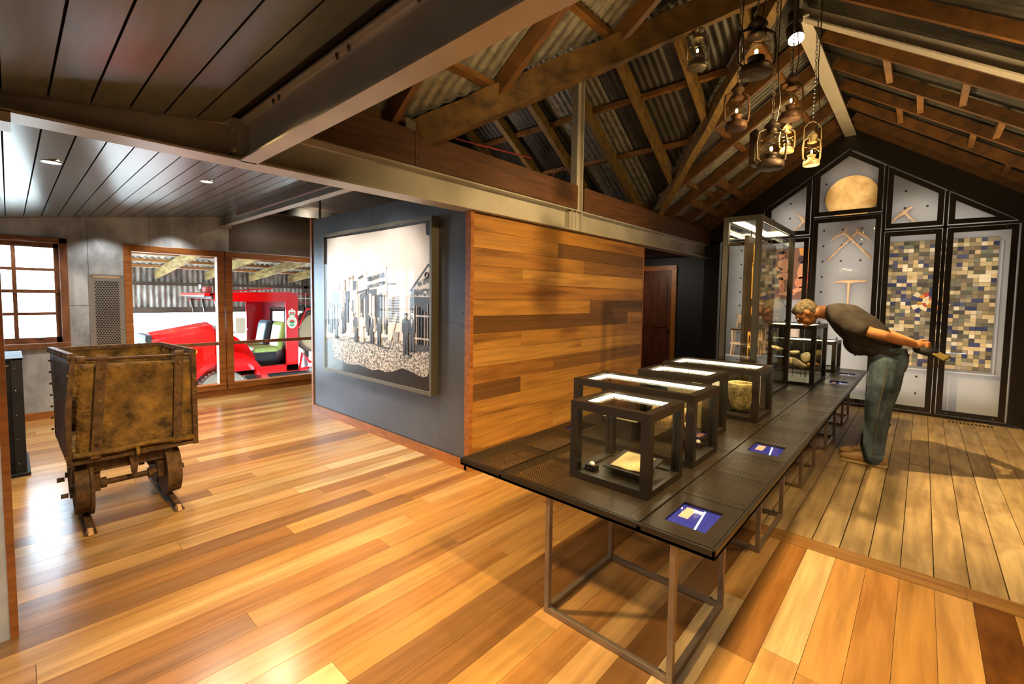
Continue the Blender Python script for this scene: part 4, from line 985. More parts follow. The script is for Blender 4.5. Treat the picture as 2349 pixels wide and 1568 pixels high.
for i, (x, zt_, zb, l) in enumerate(PPL):
    h = zt_-zb; g = G(); y = 2.5365
    hat = [(x-.05*h,zt_-.03*h),(x-.1*h,zt_-.04*h),(x+.1*h,zt_-.04*h),(x+.05*h,zt_-.03*h),(x+.05*h,zt_),(x-.05*h,zt_)]
    body = [(x-.045*h,zt_-.13*h),(x-.13*h,zt_-.18*h),(x-.15*h,zt_-.45*h),(x-.1*h,zt_-.5*h),(x-.11*h,zb),(x-.02*h,zb),(x,zt_-.6*h),(x+.03*h,zb),(x+.11*h,zb),(x+.1*h,zt_-.5*h),(x+.15*h,zt_-.45*h),(x+.12*h,zt_-.18*h),(x+.045*h,zt_-.13*h)]
    g.prism(body, 'y', y, 2.548)
    ob('printed_figure', g, PC['L' if l else 'D'], pr_)
    ob('printed_face', G().prism(oval(x, zt_-.08*h, .045*h, .055*h), 'y', y, 2.548), PC['M'], pr_)
    ob('printed_hat', G().prism(hat, 'y', y-.0005, 2.548), PC['K' if i % 3 else 'L'], pr_)
    if i % 2: ob('printed_shirt', G().prism([(x-.03*h,zt_-.15*h),(x+.03*h,zt_-.15*h),(x,zt_-.4*h)], 'y', y-.0006, 2.548), PC['L'], pr_)
TY = 2.5362
text('printed_sign', 'BERLIN HOUSE', .062, (-4.345,TY,1.648), (H2,-.13,0), PC['K'], pr_, .0003, sx=.78, bold=.0022)
text('printed_sign', 'PAPER & CLOTHIER', .045, (-4.345,TY,1.575), (H2,-.13,0), PC['K'], pr_, .0003, sx=.85, bold=.0022)
text('printed_sign', 'FANCY', .085, (-3.575,TY,1.503), (H2,-.03,0), PC['K'], pr_, .0003, sx=1.0, bold=.0022)
text('printed_sign', 'W. STE', .06, (-3.47,TY,1.585), (H2,-.28,0), PC['K'], pr_, .0003, sx=.9, bold=.0022)
text('printed_sign', 'ANNE', .035, (-4.53,TY,1.672), (H2,-.25,0), PC['K'], pr_, .0003, bold=.0022)
ob('printed_wreath', G().torus((-3.335,2.5364,1.69), .025, .006, 'y', 16, 5), PC['D'], pr_)
ob('glazing', G().add([(fx0+.03,2.533,fz0+.03),(fx1-.03,2.533,fz0+.03),(fx1-.03,2.533,fz1-.03),(fx0+.03,2.533,fz1-.03)],[(0,1,2,3)]), glass('picture_glass', (1,1,1), refl=.45), fp)

# ================================================================= MINE CART
cart = thing('mine_cart', 'rusty riveted iron mine cart standing on two short rails', 'mine cart', (-4.2, .53, .0))
X0, X1 = -3.88, -4.46     # front, back
yA, yB, zB, zT = .215, .88, .44, 1.10
def plate(nm, pts, th, m, n=10, amp=.0, par=cart):
    """thick plate on a quad p00 p10 p11 p01, dented"""
    P00, P10, P11, P01 = [Vector(p) for p in pts]; nr = (P10-P00).cross(P01-P00).normalized(); v = []; f = []
    rg = random.Random(len(nm)*7)
    ph = [rg.uniform(0, 6) for _ in range(4)]
    for j in range(n+1):
        for i in range(n+1):
            u, w_ = i/n, j/n; p = P00.lerp(P10, u).lerp(P01.lerp(P11, u), w_)
            d = amp*(math.sin(u*5+ph[0])*math.sin(w_*4+ph[1])+.5*math.sin(u*11+ph[2])*math.sin(w_*9+ph[3]))
            v.append(p+nr*d)
    L = n+1
    for j in range(n):
        for i in range(n): f.append((j*L+i, j*L+i+1, (j+1)*L+i+1, (j+1)*L+i))
    o = ob(nm, G().add(v, f), m, par, smooth=True); s_ = o.modifiers.new('t', 'SOLIDIFY'); s_.thickness = th; s_.offset = 0; return o
# bottom is narrower than the top at the left side
plate('front_plate', [(X0-.02,yA+.03,zB),(X0-.02,yB,zB),(X0-.03,yB,1.02),(X0-.03,yA+.06,1.04)], .012, M['rust'], 14, .007)
plate('left_plate', [(X1,yA-.02,zB+.06),(X0,yA,zB-.01),(X0,yA+.035,zT),(X1,yA-.03,zT)], .012, M['rustside'], 8, .003)
plate('right_plate', [(X1,yB-.02,zB+.06),(X0,yB,zB-.01),(X0,yB,zT-.01),(X1,yB-.09,zT)], .012, M['rust'], 8, .003)
plate('back_plate', [(X1,yA-.03,zB+.06),(X1,yB-.02,zB+.06),(X1,yB-.09,zT),(X1,yA-.03,zT)], .012, M['rust'], 8, .004)
plate('floor_plate', [(X1,yA-.03,zB+.06),(X1,yB-.02,zB+.06),(X0,yB,zB),(X0,yA,zB)], .012, M['rust'], 4, .0)
ob('corner_iron', G().box((X0-.045,yA-.008,zB-.03),(X0+.012,yA+.018,zB+.3)).add([(X0-.045,yA-.008,zB+.3),(X0+.012,yA-.008,zB+.3),(X0+.012,yA+.018,zB+.3),(X0-.045,yA+.018,zB+.3),(X0-.045,yA+.025,zT),(X0+.012,yA+.025,zT),(X0+.012,yA+.05,zT),(X0-.045,yA+.05,zT)],[(0,1,5,4),(1,2,6,5),(2,3,7,6),(3,0,4,7),(4,5,6,7)]), M['rust2'], cart)
ob('corner_iron', G().box((X0-.04,yB-.018,zB-.03),(X0+.012,yB+.012,zT-.01)), M['rust2'], cart)
ob('rim_iron', G().beam((X1,yA-.035,zT-.02),(X0,yA+.03,zT-.02),.03,.035), M['rustside'], cart)
ob('rim_iron', G().beam((X1,yB-.09,zT-.02),(X0,yB,zT-.03),.02,.03), M['rust2'], cart)
ob('rim_iron', G().box((X1-.012,yA-.03,zT-.02),(X1+.012,yB-.09,zT+.008)), M['rust2'], cart)
ob('hinge_rod', G().tube([(X0+.005,yA+.05,1.075),(X0+.008,yA+.25,1.07),(X0+.006,yB-.02,1.062)], .011, 10), M['rust2'], cart, smooth=True)
ob('rod_collar', G().cyl((X0+.005,yA+.05,1.075),(X0+.005,yA+.09,1.074),.024,n=12), M['rust2'], cart)
for y0_, y1_, zb_ in ((.385,.337,.44),(.79,.765,.45)):
    s1_ = G(); v = []
    for k in range(9):
        t = k/8; z = 1.095+(zb_-1.095)*t; y = y0_+(y1_-y0_)*t; off = .02 if k else .012
        v += [(X0+off-.006,y-.025,z),(X0+off-.006,y+.025,z),(X0+off+.006,y+.025,z),(X0+off+.006,y-.025,z)]
    f = [(0,1,2,3),(35,34,33,32)]
    for k in range(8):
        for q in range(4): f.append((k*4+q, k*4+(q+1) % 4, k*4+4+(q+1) % 4, k*4+4+q))
    st = ob('strap', s1_.add(v, f), M['rust2'], cart)
    ob('strap_loop', G().cyl((X0+.005,y0_-.026,1.073),(X0+.005,y0_+.026,1.073),.024,n=14), M['rust2'], st)
    for t in (.06, .4, .85): ob('rivet', G().ell((X0+.03,y0_+(y1_-y0_)*t,1.05+(zb_-1.05)*t),(.008,.012,.012)), M['rust'], st)
ob('lower_rod', G().tube([(X0+.015,yA+.02,.475),(X0+.02,.45,.47),(X0+.02,.6,.485),(X0+.018,yB-.02,.465)], .017, 10), M['rust'], cart, smooth=True)
ob('angle_iron', G().box((X0-.03,yA,.415),(X0+.01,yB,.435)), M['rust2'], cart)
hk = ob('hook', G().tube([(X0+.02,.545,.475),(X0+.045,.545,.455),(X0+.045,.545,.43),(X0+.03,.545,.415),(X0+.01,.545,.425)], .011, 8), M['rust'], cart, smooth=True)
riv = G().ell((0,0,0),(.008,.008,.008),8,6).mesh('rivet'); riv.materials.append(M['rust'])
def rivet(p):
    o = bpy.data.objects.new('rivet', riv); COL.objects.link(o); o.parent = cart; o.location = Vector(p)-cart.location
for k in range(8):
    t = k/7; rivet((X1+(X0-X1)*t, yA-.045+.06*t, zT-.005)); rivet((X1+(X0-X1)*(t*.9+.05), yB-.095+.085*t, zT-.035))
    rivet((X1-.002, yA-.04, zB+.1+k*.08)); rivet((X0+.002, yA-.01+.025*t, zB+.03+k*.085)); rivet((X0+.014, yB-.002, zB+.02+k*.085))
for y in (.30,.47,.62,.70,.76): rivet((X0-.018,y,1.01))
for k in range(14): rivet((X1+(X0-X1)*k/13, yA-.022+.02*k/13, zB+.06-.07*k/13))
# under frame, axles, wheels
ob('under_frame', G().box((-4.42,.30,.36),(-3.92,.345,.43)).box((-4.42,.70,.36),(-3.92,.745,.43)).box((-3.97,.33,.33),(-3.945,.72,.42)).box((-4.4,.33,.33),(-4.37,.72,.42)), M['rust2'], cart)
ob('coupling', G().prism([(.505,.42),(.56,.42),(.545,.28),(.52,.28)], 'x', -3.94, -3.90), M['rust2'], cart)
for ax in (-4.02, -4.36):
    a_ = ob('axle', G().cyl((ax,.22,.225),(ax,.83,.225),.019,n=12).cyl((ax,.37,.225),(ax,.40,.225),.035,n=12).cyl((ax,.62,.225),(ax,.65,.225),.035,n=12), M['rust2'], cart)
    for y in (.335, .70): ob('bearing', G().box((ax-.05,y-.03,.19),(ax+.05,y+.03,.36)), M['rust2'], a_)
    for y, s_ in ((.285,-1), (.745,1)):
        prf = [(.0,-.045),(.03,-.045),(.05,-.03),(.12,-.03),(.125,-.045),(.165,-.045),(.168,.02),(.185,.025),(.185,.042),(.12,.04),(.05,.035),(.03,.05),(0,.05)]
        w_ = ob('wheel', G().lathe([(r, -h*s_*-1*-1 if False else h*(-s_)) for r, h in prf], (ax,y,.225), 32, 'y', cap=False), M['rust2'], cart); auto_smooth(w_, 30)
        for k in range(5):
            t = k*2*math.pi/5; ob('spoke', G().beam((ax,y,.225),(ax+.12*math.cos(t),y,.225+.12*math.sin(t)),.03,.02,(0,1,0)), M['rust2'], w_)
for z, y in ((.30,.20),(.19,.215)): ob('bolt', G().cyl((-4.02,y,z),(-4.02,y-.035,z),.014,n=6), M['rust2'], cart)
def rail(label, y):
    t = thing('rail', label, 'rail', (-4.2, y, 0), group='short rails under the mine cart')
    ob('web', G().box((-4.62,y-.005,.006),(-3.78,y+.005,.034)), M['rust2'], t); ob('head', G().box((-4.62,y-.017,.030),(-3.76,y+.017,.044)), M['rust2'], t, bevel=.003); ob('foot', G().box((-4.62,y-.03,.0),(-3.74,y+.03,.007)), M['rust2'], t)
    ob('broken_end', G().add([(-3.78,y-.018,.007),(-3.78,y+.018,.007),(-3.78,y+.015,.043),(-3.78,y-.015,.043),(-3.715,y-.012,.006),(-3.725,y+.014,.006),(-3.74,y+.01,.03),(-3.73,y-.01,.034)],[(0,1,2,3),(7,6,5,4),(0,4,5,1),(1,5,6,2),(2,6,7,3),(3,7,4,0)]), M['pale'], t)
rail('short rusty rail under the left wheels of the mine cart', .29)
rail('short rusty rail under the right wheels of the mine cart', .742)

# ================================================================= BLACK CABINET AT LEFT
cab = thing('plinth_cabinet', 'dark riveted metal plinth cabinet at the left edge beside the window', 'cabinet', (-5.7, -.5, 0))
CABM = mat('charcoal_plate', '#2a2826', '#34312e', sc=(2,2,2), rough=.6, metal=.1, spec=.2)
ob('body', G().box((-6.0,-1.2,.03),(-5.385,.05,.945)), CABM, cab)
ob('corner_post', G().box((-5.41,-.01,.02),(-5.365,.055,.955)), CABM, cab)
ob('top_plate', G().box((-6.02,-1.22,.945),(-5.365,.06,.96)), CABM, cab)
ob('base_plate', G().box((-6.02,-1.22,0),(-5.33,.075,.025)), CABM, cab)
for z in (.1,.3,.5,.7,.88): ob('rivet', G().ell((-5.363,.01,z),(.004,.006,.006),8,6), M['chrome'], cab)
ob('edge_strip', G().box((-5.366,-.9,.9),(-5.362,-.02,.906)), M['pale'], cab)

# ================================================================= SHED AND FIRE TRUCK
GR = -.69
ground = ob('ground', G().box((-40,-30,GR-.1),(-7.73,40,GR)), mat('pale_gravel', '#b5ada0', '#cfc8bc', sc=(2,2,2), rough=.9), kind='structure')
shed = thing('shed', 'open timber and corrugated iron shed sheltering the red truck', 'shed', (-10, 4, GR))
SX = -12.0
def sz(x): return 1.80+.092*(x-SX)
WGR = mat('weathered_timber', '#6a5530', '#a89058', sc=(3,14,14), rough=.8)
WGO = mat('orange_batten', '#8a5a28', '#b07c40', sc=(20,3,20), rough=.7)
SHI = mat('weathered_iron', '#5f574c', '#a59c8e', sc=(2,9,3), rough=.6, metal=.3)
yk = [.9+.9*k for k in range(8)]
for y in yk: ob('rafter', G().beam((SX,y+.3,sz(SX)),(-7.74,y+.3,sz(-7.74)),.06,.17), WGR, shed)
for x in (-11.6,-10.8,-10.0,-9.2,-8.4):
    ob('purlin', G().box((x-.035,.6,sz(x)+.17),(x+.035,7.6,sz(x)+.22)), WGO, shed)
def corr(nm, fn, a, b, m, par, pitch=.1, amp=.013, seg=.8):
    t = a
    while t < b-.02:
        e_ = min(t+seg, b); n = max(3, int((e_-t)/pitch*6)); v = []; f = []
        for q in range(n+1):
            u = t+(e_-t)*q/n; v += fn(u, amp*math.sin(2*math.pi*u/pitch))
        for q in range(n): f.append((q*2, q*2+1, q*2+3, q*2+2))
        ob(nm, G().add(v, f), m, par, smooth=True); t = e_
corr('roof_sheet', lambda y, o: [(SX-.3,y,sz(SX-.3)+.235+o),(-7.74,y,sz(-7.74)+.235+o)], .6, 7.6, SHI, shed)
corr('wall_sheet', lambda y, o: [(SX-.03+o,y,1.16),(SX-.03+o,y,1.70)], 1.2, 7.6, SHI, shed, seg=.86)
corr('wall_sheet', lambda y, o: [(SX-.05+o,y,1.70),(SX-.05+o,y,2.02)], 1.2, 7.6, SHI, shed, seg=.8)
DKT = mat('dark_old_timber', '#2e2218', '#4a3826', sc=(9,3,9), rough=.8)
ob('wall_rail', G().box((SX-.03,1.2,1.655),(SX+.06,7.6,1.72)), DKT, shed); ob('wall_rail', G().box((SX-.02,1.2,1.07),(SX+.06,7.6,1.19)), DKT, shed)
for y in (1.25,3.25,5.2,7.2): ob('post', G().box((SX-.05,y-.06,GR),(SX+.06,y+.06,2.0)), DKT, shed)
ob('side_wall', G().box((SX,7.6,GR),(-7.74,7.64,2.3)), SHI, shed)
spot((-8.3, 2.0, 2.05), (-9.2, 3.0, .4), 40, (1, .95, .9), 130, .8, .2)

RED = mat('fire_red', '#c40808', rough=.16, coat=.6); CRIM = mat('crimson_inside', '#6a0a14', rough=.35)
TYRE = mat('tan_tyre', '#6a5f50', '#857a68', sc=(9,9,9), rough=.9); CHR = M['chrome']; DKC = mat('grey_chrome', '#4a4642', rough=.3, metal=.7); DKR = mat('dark_rubber', '#191715', rough=.7)
tr = thing('fire_truck', 'bright red vintage fire truck parked in the shed outside the windows', 'truck', (-9.8, 3.0, GR))
# hood
def loft4(a, b):
    n = len(a); v = list(a)+list(b); f = [tuple(range(n)), tuple(range(n, 2*n))[::-1]]+[(i, i+n, (i+1) % n+n, (i+1) % n) for i in range(n)]
    return G().add(v, f)
def hsec(y, z, hw, zb): return [(-9.8-hw,y,zb),(-9.8-hw,y,z-.08),(-9.8-hw*.75,y,z-.01),(-9.8,y,z+.03),(-9.8+hw*.75,y,z-.01),(-9.8+hw,y,z-.08),(-9.8+hw,y,zb)]
ob('bonnet', loft4(hsec(1.56,.79,.36,.30), hsec(2.42,.95,.56,.10)), RED, tr, bevel=.01)
gr_ = ob('grille', G().box((-10.17,1.48,.2),(-9.43,1.56,.79)), DKR, tr)
for k in range(8): ob('grille_bar', G().box((-10.15,1.47,.25+k*.065),(-9.45,1.48,.275+k*.065)), CHR, gr_)
ob('bonnet_trim', G().box((-9.44,1.55,.70),(-9.42,2.40,.712)), CHR, tr)
ob('front_apron', G().prism([(1.62,.1),(2.45,.05),(2.45,.62),(2.1,.52),(1.75,.40)], 'x', -9.5, -9.28), RED, tr)
def fender(xa, xb):
    O = [(1.92,-.05),(2.02,.115),(2.2,.30),(2.39,.413),(2.59,.48),(2.8,.43),(2.99,.28),(3.12,.10),(3.22,-.06),(3.32,-.30)]
    I = [(1.98,-.10),(2.09,.06),(2.25,.22),(2.42,.33),(2.59,.39),(2.76,.345),(2.91,.22),(3.03,.05),(3.13,-.10),(3.22,-.32)]
    g = G()
    for k in range(len(O)-1): g.prism([O[k], O[k+1], I[k+1], I[k]], 'x', xa, xb)
    return ob('front_fender', g, RED, tr)
fender(-9.42, -8.98); fender(-10.62, -10.18)
ob('cowl_side', G().prism([(2.42,.0),(3.0,.02),(3.02,.34),(2.9,.55),(2.72,.72),(2.5,.86),(2.42,.92)], 'x', -9.22, -9.12), RED, tr)
ob('indicator', G().cyl((-9.27,2.12,.49),(-9.22,2.10,.49),.045,n=16), mat('amber_lens', '#d0781a', rough=.2), tr)
ob('sill', G().box((-9.12,3.0,.02),(-8.99,3.76,.16)), RED, tr, bevel=.01); ob('sill', G().box((-10.62,3.0,.02),(-10.5,3.76,.16)), RED, tr)
ob('cab_floor', G().box((-10.5,2.42,.02),(-9.12,3.74,.1)), DKR, tr); ob('chassis', G().box((-10.2,1.5,-.25),(-9.4,5.6,.0)), DKR, tr)
def arch(xa, xb, y_open):
    # side frame: rear pillar, roof band with rounded corner
    g = G().prism([(y_open,0.02),(3.755,.02),(3.755,1.36),(y_open,1.36)], 'x', xa, xb)
    g.prism([(2.36,1.36),(3.755,1.36),(3.755,1.44),(3.73,1.50),(3.68,1.53),(3.6,1.545),(2.36,1.51)], 'x', xa, xb)
    return ob('cab_side', g, RED, tr)
cs_ = arch(-9.03, -8.99, 3.53); arch(-10.62, -10.58, 3.35)
ob('roof_panel', G().prism([(2.30,1.50),(3.6,1.54),(3.7,1.53),(3.755,1.45),(3.72,1.45),(3.6,1.50),(2.30,1.46)], 'x', -10.6, -9.01), RED, tr)
ob('roof_hatch', G().prism([(2.7,1.55),(3.35,1.62),(3.37,1.60),(2.7,1.535)], 'x', -10.2, -9.15), RED, tr)
ob('visor', G().box((-10.6,2.22,1.455),(-9.01,2.36,1.50)), RED, tr); ob('gutter', G().box((-10.6,2.21,1.44),(-9.01,2.24,1.458)), CHR, tr)
for x in (-10.58,-9.82,-9.05): ob('windscreen_post', G().beam((x,2.44,.90),(x,2.36,1.45),.035,.03,(0,1,0)), DKC, tr)
ob('windscreen_base', G().box((-10.58,2.40,.88),(-9.05,2.46,.925)), DKC, tr)
ob('windscreen_head', G().box((-10.58,2.33,1.40),(-9.05,2.37,1.45)), DKC, tr)
ob('windscreen', G().box((-10.58,2.40,.93),(-9.05,2.405,1.44)), M['glass2'], tr)
ob('wiper', G().cyl((-10.2,2.35,1.42),(-10.0,2.38,1.2),.006,n=6), DKR, tr)
bw = G()
for a, b in (((-10.58,3.68,.1),(-9.04,3.72,.92)), ((-10.58,3.68,1.24),(-9.04,3.72,1.5)), ((-10.58,3.68,.92),(-10.15,3.72,1.24)), ((-9.40,3.68,.92),(-9.04,3.72,1.24))): bw.box(a, b)
ob('cab_rear_wall', bw, CRIM, tr)
ob('rear_window_seal', G().tube([(-10.14,3.67,.94),(-10.14,3.67,1.22),(-9.41,3.67,1.22),(-9.41,3.67,.94)], .014, 6, True), DKR, tr)
ob('rear_window', G().box((-10.15,3.698,.92),(-9.40,3.702,1.24)), M['glass2'], tr)
ob('dash', G().box((-10.55,2.45,.6),(-9.1,2.62,.88)), CRIM, tr)
GSEAT = mat('green_vinyl', '#8a9a48', '#98a656', sc=(5,5,5), rough=.4); BSEAT = mat('blue_grey_vinyl', '#4a5e68', '#6a808a', sc=(5,5,5), rough=.35)
def truck_seat(cx, m, m2):
    s_ = ob('seat', G().box((cx-.24,3.0,.40),(cx+.24,3.46,.50)), m2, tr, bevel=.04)
    ob('seat_back', G().prism([(3.42,.42),(3.52,.42),(3.64,.92),(3.60,.97),(3.54,.96),(3.50,.90)], 'x', cx-.22, cx+.22), m, s_, bevel=.03)
    ob('seat_base', G().box((cx-.2,3.03,.10),(cx+.2,3.42,.40)), DKR, s_)
truck_seat(-9.38, GSEAT, GSEAT); truck_seat(-10.15, BSEAT, GSEAT)
ob('gear_lever', G().cyl((-9.75,3.05,.3),(-9.75,3.12,.78),.012,n=8).ell((-9.75,3.12,.80),(.025,.025,.025)), RED, tr)
mi = ob('mirror', G().prism([(2.62,.82),(2.64,.80),(2.76,.80),(2.78,.82),(2.78,1.06),(2.76,1.08),(2.64,1.08),(2.62,1.06)], 'x', -8.87, -8.83), mat('mirror_back', '#b5a690', rough=.3), tr, bevel=.008)
ob('mirror_arm', G().tube([(-9.1,2.5,.72),(-8.9,2.6,.82),(-8.86,2.69,.88)], .01, 6), DKR, mi)
cr = thing('crest', None, None, (-8.985,3.62,.98)); cr.parent = tr; cr.location = Vector((-8.985,3.62,.98))-tr.location
def yz(nm, pts, m, x): return ob(nm, G().prism(pts, 'x', x, x+.0015), m, cr)
WHT = mat('crest_white', '#ded2ba', rough=.4); CRD = mat('crest_red', '#c02818', rough=.4); CGN = mat('crest_green', '#1f8a54', rough=.4)
CY_, CZ_ = 3.64, .97
yz('disc', oval(CY_, CZ_, .093, .122, 28), WHT, -8.9885)
yz('ring', oval(CY_, CZ_, .068, .09, 28), CGN, -8.9868); yz('field', oval(CY_, CZ_, .064, .085, 28), WHT, -8.9851)
yz('flame', [(CY_-.045,CZ_-.005),(CY_-.05,CZ_+.03),(CY_-.035,CZ_+.02),(CY_-.025,CZ_+.05),(CY_-.012,CZ_+.028),(CY_,CZ_+.06),(CY_+.012,CZ_+.028),(CY_+.025,CZ_+.05),(CY_+.035,CZ_+.02),(CY_+.05,CZ_+.03),(CY_+.045,CZ_-.005)], CRD, -8.9834)
yz('leaf', oval(CY_, CZ_-.012, .038, .02), CGN, -8.9817); yz('base', [(CY_-.05,CZ_-.045),(CY_+.05,CZ_-.045),(CY_+.025,CZ_-.075),(CY_-.025,CZ_-.075)], CGN, -8.9834)
yz('crown', [(CY_-.055,CZ_+.12),(CY_+.055,CZ_+.12),(CY_+.07,CZ_+.2),(CY_+.045,CZ_+.235),(CY_+.015,CZ_+.225),(CY_+.012,CZ_+.26),(CY_-.012,CZ_+.26),(CY_-.015,CZ_+.225),(CY_-.045,CZ_+.235),(CY_-.07,CZ_+.2)], WHT, -8.9885)
for d in (-.032,0,.032): yz('crown_gem', oval(CY_+d, CZ_+.175, .013, .02), CRD, -8.9868)
yz('crown_band', [(CY_-.05,CZ_+.135),(CY_+.05,CZ_+.135),(CY_+.05,CZ_+.15),(CY_-.05,CZ_+.15)], CGN, -8.9868)
bc = ob('beacon', G().box((-9.9,2.4,1.51),(-9.72,2.52,1.62)), mat('dusty_red', '#8a2a26', rough=.5), tr, bevel=.02); ob('horn', G().lathe([(.06,0),(.03,.08),(.025,.15)], (-10.2,2.45,1.51), 12), CHR, bc)
def wheel(nm, c, R, xw, m):
    prf = [(R*.45,-xw/2),(R*.6,-xw/2),(R*.93,-xw*.45),(R,-xw*.25),(R,xw*.25),(R*.93,xw*.45),(R*.6,xw/2),(R*.45,xw/2)]
    w_ = ob(nm, G().lathe(prf, c, 40, 'x'), m, tr); auto_smooth(w_, 35)
    for k in range(40):
        t = 2*math.pi*k/40
        if math.sin(t) > -.2: ob('tread', G().beam((c[0]-xw*.3,c[1]+(R-.004)*math.cos(t),c[2]+(R-.004)*math.sin(t)),(c[0]+xw*.3,c[1]+(R-.004)*math.cos(t+.05),c[2]+(R-.004)*math.sin(t+.05)),.03,.018,(0,math.cos(t),math.sin(t))), m, w_)
    ob('hub', G().lathe([(R*.46,0),(R*.3,xw*.3),(R*.12,xw*.5),(.0,xw*.5)], c, 24, 'x'), RED, w_); return w_
wheel('front_wheel', (-9.2,2.5,-.27), .42, .26, TYRE); wheel('front_wheel', (-10.4,2.5,-.27), .42, .26, TYRE); wheel('rear_wheel', (-9.2,5.1,-.27), .42, .26, TYRE)
sw = wheel('spare_wheel', (-9.32,4.22,.76), .44, .24, TYRE); ob('spare_cover', G().lathe([(.40,.11),(.34,.13),(.0,.14)], (-9.32,4.22,.76), 32, 'x'), mat('canvas_cover', '#b09a74', rough=.9), sw, smooth=True)
ob('tray', G().box((-10.5,3.8,.0),(-9.02,5.6,.07)), RED, tr); ob('tray_rail', G().tube([(-9.05,3.80,.02),(-9.05,3.85,.35),(-9.05,4.0,.16),(-9.05,4.9,.12)], .03, 8), RED, tr); ob('brace', G().tube([(-9.06,3.78,.85),(-9.06,3.95,1.22),(-9.06,4.9,1.22)], .025, 8), RED, tr)
for z in (1.33,1.42,1.51): ob('rack_bar', G().cyl((-9.7,3.8,z),(-9.7,5.2,z),.01,n=6), RED if z != 1.42 else WHT, tr)
for k in range(8): ob('rack_upright', G().cyl((-9.7,3.85+k*.18,1.2),(-9.7,3.85+k*.18,1.53),.008,n=6), RED if k % 3 else WHT, tr)
ob('coupling', G().cyl((-9.04,3.98,.0),(-8.96,3.98,.02),.045,n=14), CHR, tr); ob('pipe', G().cyl((-9.1,3.3,-.12),(-9.1,4.6,-.1),.04,n=10), CHR, tr)

# ================================================================= HANGING LANTERNS
BULB = emit('bulb_glow', (1,.72,.3), 30); LG = glass('lantern_glass', (1,.93,.8), refl=1.2)
def lantern(label, x, y, zb, h, m, wide=1.0, ztop=3.98, bail=True, cxo=0, hood=False):
    t = thing('hurricane_lantern', label, 'lantern', (x, y, zb), group='old lanterns hanging on chains')
    r = h*.2*wide; b = m
    ob('fuel_tank', G().lathe([(r*.2,0),(r,.0),(r*1.06,h*.02),(r*1.06,h*.10),(r*.95,h*.15),(r*.5,h*.19),(r*.42,h*.24),(r*.55,h*.26),(r*.55,h*.30),(r*.3,h*.31)], (x,y,zb), 24), b, t, smooth=True)
    ob('glass_globe', G().lathe([(r*.55,h*.29),(r*.82,h*.36),(r*.92,h*.45),(r*.84,h*.56),(r*.58,h*.66)], (x,y,zb), 24, cap=False), LG, t, smooth=True)
    ob('chimney', G().lathe([(r*.6,h*.655),(r*.62,h*.68),(r*.42,h*.70),(r*.42,h*.80),(r*.66,h*.83),(r*.6,h*.87),(r*.32,h*.93),(r*.2,h*.97),(r*.1,h)], (x,y,zb), 20), b, t, smooth=True)
    for s_ in (-1, 1):
        dx, dy = s_*.74*1.25*r, s_*.67*1.25*r
        ob('side_tube', G().tube([(x+dx*.62,y+dy*.62,zb+h*.12),(x+dx,y+dy,zb+h*.2),(x+dx*1.06,y+dy*1.06,zb+h*.5),(x+dx*.95,y+dy*.95,zb+h*.72),(x+dx*.35,y+dy*.35,zb+h*.80)], r*.11, 8), b, t, smooth=True)
    for k in range(2):
        g = G(); pts = []
        for q in range(13):
            a = math.pi*q/12-math.pi/2; pts.append((x+r*.9*math.sin(a+k), y-r*.9*math.cos(a+k), zb+h*(.36+.2*q/12 if k else .56-.2*q/12)))
        ob('guard_wire', g.tube(pts, .0025, 5), M['black'] if m is not CREAM else CREAM, t)
    if bail:
        ob('bail', G().tube([(x-.74*r*1.3,y-.67*r*1.3,zb+h*.75),(x-.74*r*1.25,y-.67*r*1.25,zb+h*1.08),(x-.5*r,y-.45*r,zb+h*1.22),(x,y,zb+h*1.27),(x+.5*r,y+.45*r,zb+h*1.22),(x+.74*r*1.25,y+.67*r*1.25,zb+h*1.08),(x+.74*r*1.3,y+.67*r*1.3,zb+h*.75)], .0045, 6), b, t, smooth=True)
        zc = zb+h*1.27
    else: zc = zb+h
    if hood: ob('reflector_hood', G().prism([(x-r*1.75,zb+h*.15),(x-r*1.2,zb+h*.13),(x-r*1.2,zb+h*.86),(x-r*1.75,zb+h*.8)], 'y', y-.02, y+.1), b, t, bevel=.006)
    ob('bulb', G().ell((x,y,zb+h*.40),(r*.12,r*.12,h*.045)), BULB, t)
    ob('burner', G().lathe([(r*.3,h*.3),(r*.2,h*.33),(r*.1,h*.36)], (x,y,zb), 12), b, t)
    g = G(); z = zc; k = 0; L = .030
    while z < ztop:
        c = Vector((x+cxo, y, z+L/2)); pts = []
        for q in range(8):
            a = 2*math.pi*q/8; u = Vector((.74,.67,0)) if k % 2 else Vector((-.67,.74,0)); pts.append(c+u*math.cos(a)*.008+Vector((0,0,1))*math.sin(a)*(L*.62))
        g.tube(pts, .0026, 4, True); z += L; k += 1
    ob('chain', g, M['chrome'] if m is CREAM else STL, t)
    ob('cable', G().tube([(x+.02,y+.01,zb+h*.9),(x+.035,y+.02,zc+.1),(x+.015,y,zc+.4),(x+.025,y,ztop)], .004, 6), M['black'], t)
CREAM = mat('cream_enamel', '#807250', '#928360', sc=(30,30,30), rough=.45); STL = mat('old_tin', '#6a6252', '#8a806c', sc=(20,20,20), rough=.4, metal=.7)
DTIN = mat('dark_tin', '#2e261c', '#54463a', sc=(20,20,20), rough=.5, metal=.6); RTIN = mat('rusty_tin', '#3a2618', '#6a4a30', sc=(20,20,20), rough=.6, metal=.5)
lantern('silver hurricane lantern at the left of the hanging group', -1.375, 3.6, 3.27, .33, STL, 1.0, 3.92, False)
lantern('large dark lantern hanging highest near the roof beam', -.853, 3.2, 2.915, .36, DTIN, 1.25, 3.95, False)
lantern('rusty lantern hanging left and below the large dark one', -1.075, 3.6, 2.745, .33, RTIN, 1.05, 3.95, False)
